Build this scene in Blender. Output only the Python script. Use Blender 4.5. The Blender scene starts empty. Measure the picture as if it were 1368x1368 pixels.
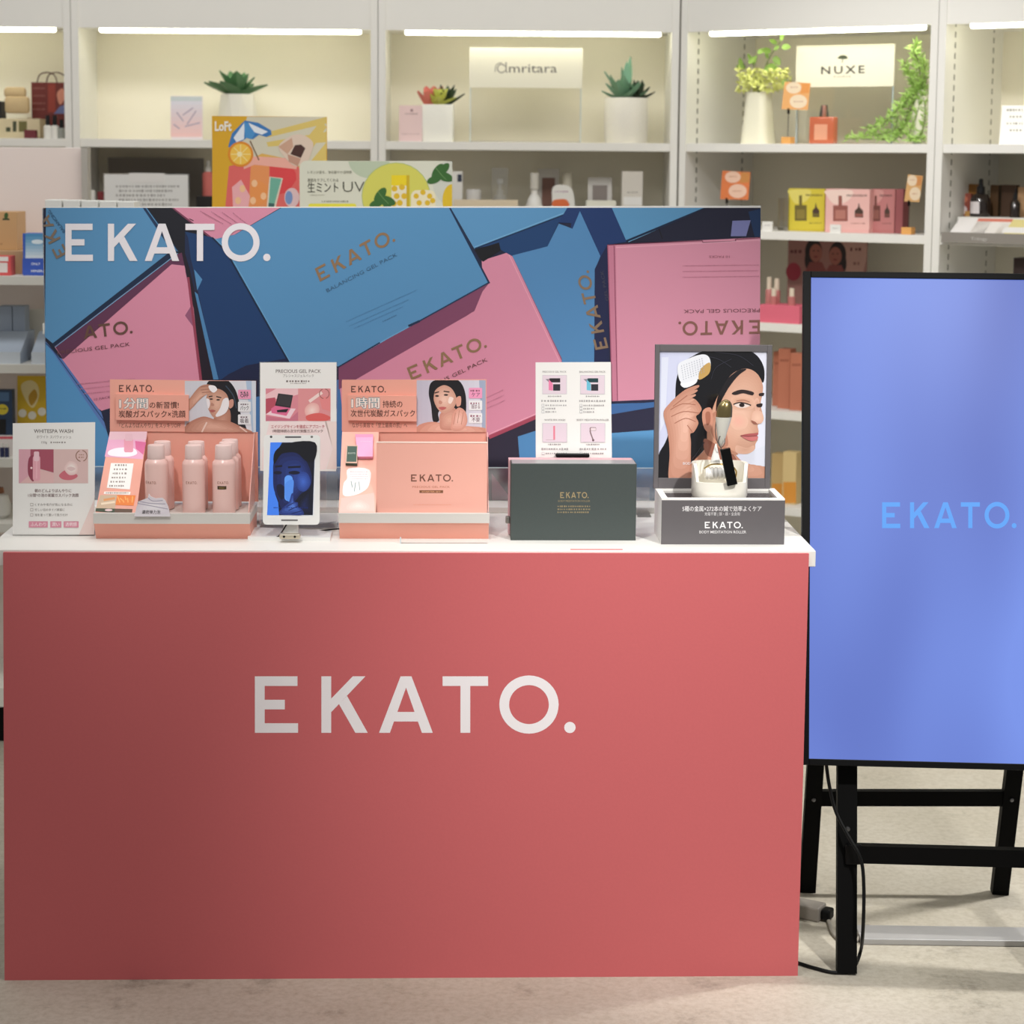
import bpy, bmesh, math, random
from mathutils import Matrix, Vector, geometry
random.seed(7)
scn = bpy.context.scene
COL = bpy.context.collection
# ------------------------------------------------------------------ camera
F, YP, YH, ROLL = 2740.0, 546.0, 215.0, 0.008      # focal length in px, principal row, horizon row, roll
PITCH = math.atan((YP-YH)/F)
CAMR = Matrix.Rotation(math.pi/2-PITCH, 4, 'X') @ Matrix.Rotation(ROLL, 4, 'Z')
CAMP = Vector((0, 0, 1.52))
cd = bpy.data.cameras.new('camera'); cam = bpy.data.objects.new('camera', cd); COL.objects.link(cam)
cam.matrix_world = Matrix.Translation(CAMP) @ CAMR
cd.sensor_width = 36; cd.lens = 36*F/1368; cd.shift_y = (YP-684)/1368
cd.clip_start = 0.1; cd.clip_end = 60
cd.dof.use_dof = True; cd.dof.focus_distance = 3.85; cd.dof.aperture_fstop = 5.6
scn.camera = cam
# ------------------------------------------------------------------ world, lights, exposure
w = bpy.data.worlds.new('world'); scn.world = w; w.use_nodes = True
w.node_tree.nodes['Background'].inputs[0].default_value = (1.0, 0.99, 0.975, 1)
w.node_tree.nodes['Background'].inputs[1].default_value = 0.215
vs = scn.view_settings; vs.view_transform = 'Standard'; vs.look = 'None'; vs.gamma = 1; vs.use_curve_mapping = False
vs.exposure = 0.42
def lamp(name, kind, loc, tgt, power, col=(1, .98, .955), **k):
    l = bpy.data.lights.new(name, kind); o = bpy.data.objects.new(name, l); COL.objects.link(o)
    o.location = loc; d = Vector(tgt)-Vector(loc); o.rotation_euler = d.to_track_quat('-Z', 'Y').to_euler()
    l.energy = power; l.color = col
    for a, b in k.items(): setattr(l, a, b)
    return o
# ceiling track spots above the aisle in front of the counter, and the shop's ceiling panels
lamp('track_spot_key', 'SPOT', (1.35, 1.6, 2.9), (0.50, 3.75, 0.62), 262, spot_size=math.radians(34), spot_blend=1.0, shadow_soft_size=.06)
lamp('track_spot_board', 'SPOT', (-0.75, 2.2, 2.95), (-0.25, 4.15, 1.12), 78, spot_size=math.radians(44), spot_blend=.9, shadow_soft_size=.06)
lamp('track_spot_top', 'SPOT', (-0.2, 3.1, 2.95), (-0.2, 3.95, .8), 30, spot_size=math.radians(58), spot_blend=.8, shadow_soft_size=.06)
lamp('track_spot_floor', 'SPOT', (1.9, 4.3, 2.95), (1.25, 4.6, 0), 210, spot_size=math.radians(60), spot_blend=.7, shadow_soft_size=.06)
lamp('track_spot_shelves', 'SPOT', (0.1, 3.2, 2.95), (1.15, 5.95, 1.25), 95, spot_size=math.radians(30), spot_blend=.9, shadow_soft_size=.08)
lamp('ceiling_panel', 'AREA', (-0.2, 2.6, 3.0), (-0.2, 2.6, 0), 12, shape='RECTANGLE', size=3.2, size_y=.5)
lamp('ceiling_panel_aisle', 'AREA', (-0.2, 4.3, 3.0), (-0.2, 6.1, 1.1), 25, shape='RECTANGLE', size=4.0, size_y=.4)
# ------------------------------------------------------------------ pixels of the photograph -> points of the place
def ray(x, y):
    return (CAMR @ Vector(((x-684)/F, (YP-y)/F, -1, 0))).to_3d()
def onz(x, y, z):
    d = ray(x, y); return CAMP+d*((z-CAMP.z)/d.z)
def onplane(x, y, p, n):
    d = ray(x, y); return CAMP+d*((p-CAMP).dot(n)/d.dot(n))
def loc(M, x, y, d=0.0):
    """point, in the frame M, where the sight line of a pixel meets the frame's upright plane y = d"""
    n = M.to_3x3() @ Vector((0, 1, 0)); p = M @ Vector((0, d, 0))
    return M.inverted() @ onplane(x, y, p, n)
# ------------------------------------------------------------------ materials
def lin(c):
    return tuple((v/12.92 if v <= .04045 else ((v+.055)/1.055)**2.4) for v in (x/255 for x in c))
MATS = {}
def mat(name, rgb, rough=.5, metal=0, noise=0, nscale=30, bump=0, coat=0, emit=0, trans=0, ior=1.45, alpha=1, spec=.5):
    if name in MATS: return MATS[name]
    m = bpy.data.materials.new(name); m.use_nodes = True; nt = m.node_tree; b = nt.nodes['Principled BSDF']
    c = lin(rgb); b.inputs['Base Color'].default_value = (*c, 1); b.inputs['Roughness'].default_value = rough
    b.inputs['Metallic'].default_value = metal; b.inputs['Coat Weight'].default_value = coat
    b.inputs['Transmission Weight'].default_value = trans; b.inputs['IOR'].default_value = ior
    b.inputs['Alpha'].default_value = alpha
    b.inputs['Specular IOR Level'].default_value = spec
    if emit:
        b.inputs['Emission Color'].default_value = (*c, 1); b.inputs['Emission Strength'].default_value = emit
    if noise or bump:
        tc = nt.nodes.new('ShaderNodeTexCoord'); n = nt.nodes.new('ShaderNodeTexNoise')
        n.inputs['Scale'].default_value = nscale; n.inputs['Detail'].default_value = 4
        nt.links.new(tc.outputs['Object'], n.inputs['Vector'])
        if noise:
            r = nt.nodes.new('ShaderNodeMix'); r.data_type = 'RGBA'
            r.inputs[6].default_value = (*[v*(1-noise) for v in c], 1); r.inputs[7].default_value = (*[min(1, v*(1+noise)) for v in c], 1)
            nt.links.new(n.outputs['Fac'], r.inputs[0]); nt.links.new(r.outputs[2], b.inputs['Base Color'])
        if bump:
            u = nt.nodes.new('ShaderNodeBump'); u.inputs['Strength'].default_value = bump; u.inputs['Distance'].default_value = .002
            nt.links.new(n.outputs['Fac'], u.inputs['Height']); nt.links.new(u.outputs['Normal'], b.inputs['Normal'])
    MATS[name] = m
    return m
def print_mat(name, rough=.5, coat=0, emit=0):
    """printed ink: colour from the mesh's own colour attribute (flat print on paper, card or a screen)"""
    if name in MATS: return MATS[name]
    m = bpy.data.materials.new(name); m.use_nodes = True; nt = m.node_tree; b = nt.nodes['Principled BSDF']
    a = nt.nodes.new('ShaderNodeAttribute'); a.attribute_name = 'ink'
    nt.links.new(a.outputs['Color'], b.inputs['Base Color']); b.inputs['Roughness'].default_value = rough; b.inputs['Coat Weight'].default_value = coat
    if emit:
        nt.links.new(a.outputs['Color'], b.inputs['Emission Color']); b.inputs['Emission Strength'].default_value = emit
        b.inputs['Base Color'].default_value = (.01, .01, .01, 1)
        for l in list(nt.links):
            if l.to_socket == b.inputs['Base Color']: nt.links.remove(l)
    MATS[name] = m
    return m
def clear_mat(name, tint=(1, 1, 1), refl=.12, rough=.03):
    """thin clear acrylic sheet: see-through with a gloss"""
    if name in MATS: return MATS[name]
    m = bpy.data.materials.new(name); m.use_nodes = True; nt = m.node_tree
    nt.nodes.remove(nt.nodes['Principled BSDF']); out = nt.nodes['Material Output']
    t = nt.nodes.new('ShaderNodeBsdfTransparent'); g = nt.nodes.new('ShaderNodeBsdfGlossy'); mx = nt.nodes.new('ShaderNodeMixShader')
    t.inputs[0].default_value = (*tint, 1); g.inputs['Roughness'].default_value = rough; g.inputs['Color'].default_value = (.9, .9, .9, 1)
    f = nt.nodes.new('ShaderNodeFresnel'); f.inputs[0].default_value = 1.45
    ma = nt.nodes.new('ShaderNodeMath'); ma.operation = 'ADD'; ma.inputs[1].default_value = refl
    nt.links.new(f.outputs[0], ma.inputs[0]); nt.links.new(ma.outputs[0], mx.inputs[0])
    nt.links.new(t.outputs[0], mx.inputs[1]); nt.links.new(g.outputs[0], mx.inputs[2]); nt.links.new(mx.outputs[0], out.inputs[0])
    MATS[name] = m
    return m
INK = print_mat('printed_ink', .55); INKG = print_mat('printed_ink_gloss', .25, .6)
# ------------------------------------------------------------------ objects
def uniq(name): return name
def mesh(name, bm, m, parent=None, M=None, smooth=False, local=True):
    me = bpy.data.meshes.new(name); bmesh.ops.recalc_face_normals(bm, faces=bm.faces[:]); bm.to_mesh(me); bm.free()
    if smooth:
        for p in me.polygons: p.use_smooth = True
        try: me.set_sharp_from_angle(angle=math.radians(38))
        except Exception: pass
    for mm in (m if isinstance(m, (list, tuple)) else [m]): me.materials.append(mm)
    o = bpy.data.objects.new(name, me); COL.objects.link(o)
    return place(o, parent, M)
WM = {}                                   # where every object's own frame stands in the place
def place(o, parent, M):
    if parent is not None:
        o.parent = parent
        if M is not None: o.matrix_local = WM[parent].inverted() @ M
        WM[o] = M if M is not None else WM[parent]
    else:
        if M is not None: o.matrix_world = M
        WM[o] = M if M is not None else Matrix.Identity(4)
    return o
def tag(o, label, cat, group=None):
    o['label'] = label; o['category'] = cat
    if group: o['group'] = group
    return o
def thing(name, label, cat, M, group=None):
    o = bpy.data.objects.new(name, None); COL.objects.link(o); o.empty_display_size = .05; o.matrix_world = M; WM[o] = M
    return tag(o, label, cat, group)
def struct(o): o['kind'] = 'structure'; return o
def T(x, y=0, z=0): return Matrix.Translation((x, y, z))
def RZ(a): return Matrix.Rotation(math.radians(a), 4, 'Z')
def RX(a): return Matrix.Rotation(math.radians(a), 4, 'X')
def RY(a): return Matrix.Rotation(math.radians(a), 4, 'Y')
def box(bm, x0, x1, y0, y1, z0, z1, bev=0, M=None, seg=2):
    vs_ = [bm.verts.new((x, y, z)) for x in (x0, x1) for y in (y0, y1) for z in (z0, z1)]
    fs = [bm.faces.new([vs_[i] for i in q]) for q in ((0, 1, 3, 2), (4, 6, 7, 5), (0, 4, 5, 1), (2, 3, 7, 6), (0, 2, 6, 4), (1, 5, 7, 3))]
    bmesh.ops.recalc_face_normals(bm, faces=fs)
    if bev:
        es = list({e for f in fs for e in f.edges}); r = bmesh.ops.bevel(bm, geom=es, offset=bev, segments=seg, affect='EDGES', profile=.5)
        vs_ = list({v for f in r['faces'] for v in f.verts} | {v for v in vs_ if v.is_valid})
    if M is not None:
        bmesh.ops.transform(bm, matrix=M, verts=[v for v in vs_ if v.is_valid])
    return bm
def B(*a, bev=0, M=None): return box(bmesh.new(), *a, bev=bev, M=M)
def prism(bm, pts, h0, h1, axis='Z', M=None):
    """closed outline pts (2-D) pushed from h0 to h1 along an axis"""
    def v3(p, h): return {'Z': (p[0], p[1], h), 'Y': (p[0], h, p[1]), 'X': (h, p[0], p[1])}[axis]
    a = [bm.verts.new(v3(p, h0)) for p in pts]; b = [bm.verts.new(v3(p, h1)) for p in pts]; n = len(pts)
    bm.faces.new(a); bm.faces.new(b[::-1])
    for i in range(n): bm.faces.new((a[i], b[i], b[(i+1) % n], a[(i+1) % n]))
    if M is not None: bmesh.ops.transform(bm, matrix=M, verts=a+b)
    return bm
def lathe(prof, seg=28, M=None, sx=1, sy=1, bm=None, square=0):
    bm = bm or bmesh.new(); rings = []; allv = []
    for r, z in prof:
        if r < 1e-6: ring = [bm.verts.new((0, 0, z))]
        else:
            ring = []
            for i in range(seg):
                a = 2*math.pi*i/seg; c, s = math.cos(a), math.sin(a)
                if square:
                    k = (abs(c)**square+abs(s)**square)**(-1/square); c *= k; s *= k
                ring.append(bm.verts.new((r*c*sx, r*s*sy, z)))
        rings.append(ring); allv += ring
    for a, b in zip(rings, rings[1:]):
        if len(a) == 1 and len(b) == 1: continue
        for i in range(seg):
            j = (i+1) % seg
            if len(a) == 1: bm.faces.new((a[0], b[i], b[j]))
            elif len(b) == 1: bm.faces.new((a[i], b[0], a[j]))
            else: bm.faces.new((a[i], b[i], b[j], a[j]))
    if M is not None: bmesh.ops.transform(bm, matrix=M, verts=allv)
    return bm
def spline(pts, n=8, closed=False):
    out = []; N = len(pts); P = [Vector(p) for p in pts]
    for i in range(N if closed else N-1):
        if closed: p0, p1, p2, p3 = P[i-1], P[i], P[(i+1) % N], P[(i+2) % N]
        else: p0, p1, p2, p3 = P[max(i-1, 0)], P[i], P[i+1], P[min(i+2, N-1)]
        for k in range(n):
            t = k/n
            out.append(.5*((2*p1)+(p2-p0)*t+(2*p0-5*p1+4*p2-p3)*t*t+(3*p1-p0-3*p2+p3)*t**3))
    if not closed: out.append(P[-1])
    return out
def tube(pts, r, seg=8, n=6, bm=None, taper=None):
    bm = bm or bmesh.new(); P = spline(pts, n) if n else [Vector(p) for p in pts]; rings = []
    for i, p in enumerate(P):
        d = (P[min(i+1, len(P)-1)]-P[max(i-1, 0)]).normalized(); u = d.orthogonal().normalized() if i == 0 else (u-d*u.dot(d)).normalized()
        v = d.cross(u); rr = r if taper is None else r+(taper-r)*i/(len(P)-1)
        rings.append([bm.verts.new(p+(u*math.cos(2*math.pi*k/seg)+v*math.sin(2*math.pi*k/seg))*rr) for k in range(seg)])
    for a, b in zip(rings, rings[1:]):
        for k in range(seg): bm.faces.new((a[k], b[k], b[(k+1) % seg], a[(k+1) % seg]))
    bm.faces.new(rings[0][::-1]); bm.faces.new(rings[-1])
    return bm
def sub(o, lv=1):
    m = o.modifiers.new('smooth', 'SUBSURF'); m.levels = lv; m.render_levels = lv; return o
# ------------------------------------------------------------------ flat print
_txt = {}
def text_mesh(s, bold=0.0, space=1.0):
    k = (s, bold, space)
    if k in _txt: return _txt[k]
    c = bpy.data.curves.new('lettering', 'FONT'); c.body = s; c.resolution_u = 2; c.offset = bold; c.space_character = space
    o = bpy.data.objects.new('lettering', c); COL.objects.link(o)
    bpy.context.view_layer.update(); dg = bpy.context.evaluated_depsgraph_get(); me = o.evaluated_get(dg).to_mesh()
    V = [(v.co.x, v.co.y) for v in me.vertices]; Fc = [tuple(p.vertices) for p in me.polygons]
    o.evaluated_get(dg).to_mesh_clear(); bpy.data.objects.remove(o); bpy.data.curves.remove(c)
    x0 = min(v[0] for v in V); x1 = max(v[0] for v in V)
    y0 = min(v[1] for v in V); y1 = max(v[1] for v in V)
    _txt[k] = ([((x-x0)/(x1-x0), y) for x, y in V], Fc, y0, y1)
    return _txt[k]
def ring(cx, cy, rx, ry, n=28, a0=0, a1=360):
    return [(cx+rx*math.cos(math.radians(a0+(a1-a0)*i/n)), cy+ry*math.sin(math.radians(a0+(a1-a0)*i/n))) for i in range(n+(0 if a1-a0 == 360 else 1))]
_S = .17
def ekato_shapes():
    S = _S; out = []
    out += [[(0, 0), (S, 0), (S, 1), (0, 1)], [(S, 0), (.75, 0), (.75, S), (S, S)], [(S, .415), (.52, .415), (.52, .585), (S, .585)], [(S, 1-S), (.74, 1-S), (.74, 1), (S, 1)]]
    out += [[(1.155, 0), (1.155+S, 0), (1.155+S, 1), (1.155, 1)], [(1.325, .365), (1.325, .605), (1.70, 1), (1.92, 1)], [(1.46, .51), (1.60, .655), (1.96, 0), (1.745, 0)]]
    out += [[(2.155, 0), (2.345, 0), (2.625, .80), (2.53, 1)], [(2.72, 1), (2.53, 1), (2.625, .80), (2.90, 0), (3.09, 0)], [(2.415, .20), (2.831, .20), (2.773, .37), (2.4745, .37)]]
    out += [[(3.26, 1-S), (4.05, 1-S), (4.05, 1), (3.26, 1)], [(3.57, 0), (3.57+S, 0), (3.57+S, 1-S), (3.57, 1-S)]]
    o = ring(4.76, .5, .515, .515, 40); i = ring(4.76, .5, .345, .345, 40)
    for k in range(40): out.append([o[k], o[(k+1) % 40], i[(k+1) % 40], i[k]])
    out.append(ring(5.47, .095, .1, .1, 16))
    return out
EK = ekato_shapes()
class Art:
    """flat print lying on the upright plane y = d of a frame; every shape is given where the print shows it"""
    def __init__(s, M, d=0.0, step=None):
        step = step or 4e-6*(M.translation-CAMP).length
        s.M = M; s.d = d; s.step = step; s.V = []; s.Fc = []; s.C = []; s.lay = 1
        s.n = M.to_3x3() @ Vector((0, 1, 0)); s.p = M @ Vector((0, d, 0)); s.inv = M.inverted(); s.f = None
        s.clip = None
    def px(s, x, y):
        if s.f: x, y = s.f(x, y)
        q = s.inv @ onplane(x, y, s.p, s.n); return (q.x, q.z)
    def zoom(s, ox, oy, k): s.f = lambda x, y: (ox+x/k, oy+y/k); return s
    def add(s, P, faces, col, step=True):
        b = len(s.V); y = s.d-.00015-s.lay*s.step
        s.V += [(p[0], y, p[1]) for p in P]; c = lin(col)
        for f in faces: s.Fc.append([b+i for i in f]); s.C.append(c)
        if step: s.lay += 1
    def poly(s, pts, col, smooth=0, step=True):
        if smooth: pts = [(v.x, v.y) for v in spline(pts, smooth, True)]
        if s.clip:
            pts = clip_poly(pts, s.clip)
            if len(pts) < 3: return
        P = [s.px(*p) for p in pts]
        tri = geometry.tessellate_polygon([[Vector((p[0], p[1], 0)) for p in P]])
        s.add(P, tri, col, step)
    def rect(s, x0, y0, x1, y1, col): s.poly([(x0, y0), (x1, y0), (x1, y1), (x0, y1)], col)
    def rrect(s, x0, y0, x1, y1, r, col):
        p = ring(x1-r, y1-r, r, r, 5, 0, 90)+ring(x0+r, y1-r, r, r, 5, 90, 180)+ring(x0+r, y0+r, r, r, 5, 180, 270)+ring(x1-r, y0+r, r, r, 5, 270, 360); s.poly(p, col)
    def ell(s, cx, cy, rx, ry, col, rot=0, n=28):
        c, q = math.cos(math.radians(rot)), math.sin(math.radians(rot))
        s.poly([(cx+(x*c-y*q), cy+(x*q+y*c)) for x, y in ring(0, 0, rx, ry, n)], col)
    def soft(s, pts, c0, c1, n=6, k0=1.0, k1=.2, smooth=6, ctr=None):
        P = [(v.x, v.y) for v in spline(pts, smooth, True)] if smooth else pts
        cx = sum(p[0] for p in P)/len(P); cy = sum(p[1] for p in P)/len(P)
        if ctr: cx, cy = ctr
        for i in range(n):
            t = i/(n-1); k = k0+(k1-k0)*t
            s.poly([(cx+(x-cx)*k, cy+(y-cy)*k) for x, y in P], [a+(b-a)*t for a, b in zip(c0, c1)])
    def grad(s, x0, y0, x1, y1, c0, c1, n=16, horiz=False):
        for i in range(n):
            t = (i+.5)/n; c = [a+(b-a)*t for a, b in zip(c0, c1)]
            if horiz: q = (x0+(x1-x0)*i/n, y0, x0+(x1-x0)*(i+1)/n, y1)
            else: q = (x0, y0+(y1-y0)*i/n, x1, y0+(y1-y0)*(i+1)/n)
            s.poly([(q[0], q[1]), (q[2], q[1]), (q[2], q[3]), (q[0], q[3])], c, step=False)
        s.lay += 1
    def line(s, pts, wd, col, smooth=0):
        if smooth: pts = [(v.x, v.y) for v in spline(pts, smooth)]
        for i in range(len(pts)-1):
            (x0, y0), (x1, y1) = pts[i], pts[i+1]; L = math.hypot(x1-x0, y1-y0) or 1; nx, ny = -(y1-y0)/L*wd/2, (x1-x0)/L*wd/2
            s.poly([(x0+nx, y0+ny), (x1+nx, y1+ny), (x1-nx, y1-ny), (x0-nx, y0-ny)], col, step=False)
        s.lay += 1
    def map2(s, pts, o, xv, yv): return [(o[0]+p[0]*xv[0]+p[1]*yv[0], o[1]+p[0]*xv[1]+p[1]*yv[1]) for p in pts]
    def ekato(s, o, xv, yv, col, first=-1):
        for q in EK:
          if min(p[0] for p in q) > first: s.poly(s.map2(q, o, xv, yv), col, step=False)
        s.lay += 1
    def ek(s, x0, x1, ytop, ybase, col):
        """logotype set level between two columns"""
        s.ekato((x0, ybase), ((x1-x0)/5.57, 0), (0, ytop-ybase), col)
    def text(s, t, x0, x1, ybase, cap, col, bold=0.0, dy=0.0, space=1.0, yv=None):
        """one line of lettering from x0 to x1 on a base line (dy: rise of the far end), capitals cap high"""
        cjk = any(ord(c) > 0x2000 for c in t)
        if cjk and bold:
            for k in (-1, 1): s.text(t, x0+k*bold*cap*.9, x1+k*bold*cap*.9, ybase, cap, col, 0, dy, space, yv)
            bold = 0
        V, Fc, a, b = text_mesh(t, bold, space)
        yv = yv or (0, -cap/.69); xv = (x1-x0, dy)
        P = [s.px(*p) for p in s.map2(V, (x0, ybase), xv, yv)]
        s.add(P, Fc, col)
    def marks(s, x0, x1, y, h, col, dy=0.0, seed=1, gap=.55):
        """a line of print too fine to read: a broken row of small marks"""
        r = random.Random(seed+int(x0*7+y*13)); x = x0
        while x < x1-h*.3:
            wd = min(h*r.uniform(.45, 1.0), x1-x); e = y+dy*(x-x0)/(x1-x0); hh = h*r.uniform(.6, 1)
            s.poly([(x, e-hh/2), (x+wd, e-hh/2+dy*wd/(x1-x0)), (x+wd, e+hh/2+dy*wd/(x1-x0)), (x, e+hh/2)], col, step=False)
            x += wd+h*gap*r.uniform(.5, 1.5)
        s.lay += 1
    def build(s, name, parent, m=None):
        me = bpy.data.meshes.new(name); me.from_pydata(s.V, [], s.Fc); me.materials.append(m or INK)
        at = me.color_attributes.new('ink', 'FLOAT_COLOR', 'CORNER'); k = 0
        buf = []
        for p, c in zip(me.polygons, s.C): buf += [c[0], c[1], c[2], 1.0]*p.loop_total
        at.data.foreach_set('color', buf)
        # every face looks towards the viewer's side of the board
        bm = bmesh.new(); bm.from_mesh(me)
        bm.normal_update()
        fl = [f for f in bm.faces if f.normal.y > 0]
        bmesh.ops.reverse_faces(bm, faces=fl); bm.to_mesh(me); bm.free()
        o = bpy.data.objects.new(name, me); COL.objects.link(o)
        return place(o, parent, s.M)
def clip_poly(pts, r):
    """keep the part of an outline inside a printed picture's border r = (x0, y0, x1, y1)"""
    x0, y0, x1, y1 = r
    def cut(P, ins, inter):
        out = []
        for i in range(len(P)):
            a, b = P[i-1], P[i]
            if ins(b):
                if not ins(a): out.append(inter(a, b))
                out.append(b)
            elif ins(a): out.append(inter(a, b))
        return out
    def ix(v): return lambda a, b: (v, a[1]+(b[1]-a[1])*(v-a[0])/(b[0]-a[0]))
    def iy(v): return lambda a, b: (a[0]+(b[0]-a[0])*(v-a[1])/(b[1]-a[1]), v)
    for ins, it in ((lambda p: p[0] >= x0, ix(x0)), (lambda p: p[0] <= x1, ix(x1)), (lambda p: p[1] >= y0, iy(y0)), (lambda p: p[1] <= y1, iy(y1))):
        if pts: pts = cut(pts, ins, it)
    return pts
# ================================================================== the setting
def floor_mat():
    m = bpy.data.materials.new('worn_concrete'); m.use_nodes = True; nt = m.node_tree; b = nt.nodes['Principled BSDF']
    tc = nt.nodes.new('ShaderNodeTexCoord')
    def noise(s, d, sc=(1, 1, 1), rg=.55):
        mp = nt.nodes.new('ShaderNodeMapping'); mp.inputs['Scale'].default_value = sc; nt.links.new(tc.outputs['Object'], mp.inputs[0])
        n = nt.nodes.new('ShaderNodeTexNoise'); n.inputs['Scale'].default_value = s; n.inputs['Detail'].default_value = d; n.inputs['Roughness'].default_value = rg
        nt.links.new(mp.outputs[0], n.inputs['Vector']); return n
    def ramp(src, stops):
        r = nt.nodes.new('ShaderNodeValToRGB'); nt.links.new(src, r.inputs[0]); e = r.color_ramp.elements
        while len(e) < len(stops): e.new(.5)
        for k, (p, c) in zip(e, stops): k.position = p; k.color = (*lin(c), 1)
        return r
    def mul(a, c, f):
        x = nt.nodes.new('ShaderNodeMix'); x.data_type = 'RGBA'; x.blend_type = 'MULTIPLY'; x.inputs[0].default_value = f
        nt.links.new(a, x.inputs[6]); nt.links.new(c, x.inputs[7]); return x.outputs[2]
    a = ramp(noise(1.6, 6).outputs['Fac'], [(.3, (190, 185, 172)), (.7, (216, 211, 199))])
    st = ramp(noise(4, 9, (1, 1, 1), .72).outputs['Fac'], [(.28, (120, 110, 98)), (.42, (232, 228, 220)), (1, (255, 255, 255))])
    fn = ramp(noise(70, 7, (1, 1, 1), .7).outputs['Fac'], [(.34, (218, 213, 205)), (.58, (255, 255, 255))])
    c = mul(mul(a.outputs[0], st.outputs[0], .75), fn.outputs[0], .6)
    nt.links.new(c, b.inputs['Base Color']); b.inputs['Roughness'].default_value = .55
    u = nt.nodes.new('ShaderNodeBump'); u.inputs['Strength'].default_value = .04; nt.links.new(noise(24, 6).outputs['Fac'], u.inputs['Height']); nt.links.new(u.outputs[0], b.inputs['Normal'])
    return m
WHITE = mat('white_laminate', (233, 231, 225), .45, noise=.03, nscale=6)
struct(mesh('floor', B(-6, 6, -2, 8.5, -.06, 0), floor_mat()))
struct(mesh('wall_back', B(-6, 6, 7.3, 7.4, 0, 3.2), mat('shop_wall', (206, 202, 192), .8, noise=.04, nscale=3)))
# ================================================================== the counter
P0, P1 = onz(7, 1308, 0), onz(1065, 1302, 0)
CYAW = math.degrees(math.atan2(P1.y-P0.y, P1.x-P0.x))
CF = T(P0.x, P0.y, 0) @ RZ(CYAW)
HP = loc(CF, 540, 738, 0).z           # upper edge of the red board
H = HP+.004                           # counter top
q = [loc(CF, x, y, 0) for x, y in ((5, 735), (1080, 741), (1065, 1302), (7, 1308))]
XR = loc(CF, 1090, 738, 0).x; XL = -.02
CD = .60
counter = thing('display_counter', 'white counter fronted with a coral red board in large white lettering', 'counter', CF)
RED = mat('coral_red_board', (208, 104, 107), .62, noise=.03, nscale=180, bump=.06)
bm = bmesh.new(); prism(bm, [(q[3].x, 0), (q[2].x, 0), (q[1].x, HP), (q[0].x, HP)], -.006, 0, 'Y')
fp = mesh('front_board', bm, RED, counter)
A = Art(CF, -.006); A.ek(340.5, 769, 903.5, 979, (250, 244, 246)); A.build('logo_lettering', fp)
mesh('tabletop', B(XL, XR, 0, CD, H-.03, H, bev=.0015), WHITE, counter)
CW = mat('counter_carcass', (214, 211, 204), .5)
mesh('side_panel', B(.015, .033, .03, CD-.02, 0, H-.03), CW, counter)
mesh('side_panel', B(q[2].x-.05, q[2].x-.032, .03, CD-.02, 0, H-.03), CW, counter)
mesh('back_panel', B(.033, q[2].x-.05, CD-.04, CD-.025, .05, H-.03), CW, counter)
mesh('inner_shelf', B(.033, q[2].x-.05, .05, CD-.04, .38, .40), CW, counter)
# ================================================================== picture board standing on the back of the counter
BD = .50                              # depth of its printed face behind the counter's front
HF = CF @ T(0, BD, 0)
tl, tr = loc(HF, 57, 277), loc(HF, 1016.5, 275)
board = thing('picture_board', 'wide picture board of pink and blue boxes with white lettering at top left', 'sign board', HF @ T(0, 0, H))
bl = loc(HF, 63, 600); br = loc(HF, 1014, 600)
bm = bmesh.new(); prism(bm, [(bl.x, 0), (br.x, 0), (tr.x, tr.z-H), (tl.x, tl.z-H)], 0, .012, 'Y')
mesh('panel', bm, mat('board_core', (236, 234, 230), .6), board)
bm = bmesh.new(); prism(bm, [(bl.x-.001, .012), (bl.x-.014, .07), (bl.x-.011, .07), (bl.x+.002, .012)], 0, tl.z-H-.004, 'Z')
mesh('folded_wing', bm, mat('board_wing', (70, 120, 165), .6), board)
HFB = HF @ T(0, 0, H)
A = Art(HFB); A.clip = (57.6, 277.6, 1016, 672)
x0p, x1p, ytp, ybp = 57.3, 1016, 277.4, 672
def L(*p): return [(40+p[i]/2.631, 260+p[i+1]/2.631) for i in range(0, len(p), 2)]
def R_(*p): return [(520+p[i]/2.631, 260+p[i+1]/2.631) for i in range(0, len(p), 2)]
def edge_l(y): return 57.3+(y-277)*.0185
PINK, BLUE, NAVY, INKY = (219, 143, 167), (88, 146, 190), (24, 50, 98), (20, 20, 34)
MAUVE = (112, 62, 92)
A.poly([(57.4, 277.6), (1016, 275.4), (1014, 672), (64.3, 672)], (32, 36, 62))
# top left: pink lid under the title, gap, blue lid
A.poly(L(500, 46, 880, 46, 720, 140, 645, 158, 600, 120), PINK)
A.poly(L(495, 46, 505, 46, 650, 158, 640, 162), (120, 60, 85))
A.line(L(560, 85, 575, 92), 1.3, (70, 35, 50)); A.line(L(630, 150, 650, 160), 2.2, (40, 25, 40))
A.poly(L(405, 46, 497, 46, 545, 84, 700, 205, 545, 215, 515, 205), (18, 20, 32))
A.poly(L(545, 130, 640, 150, 690, 195, 912, 590, 800, 650, 660, 655), (18, 58, 106))
A.poly(L(760, 600, 905, 575, 912, 600, 830, 650, 660, 658, 700, 630), (20, 32, 66))
A.poly(L(578, 340, 590, 350, 664, 655, 642, 655), (76, 132, 180))
A.poly(L(577, 262, 606, 298, 588, 336), (82, 140, 188))
A.poly(L(545, 130, 556, 150, 580, 340, 572, 340, 545, 215), (20, 38, 74))
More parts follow.
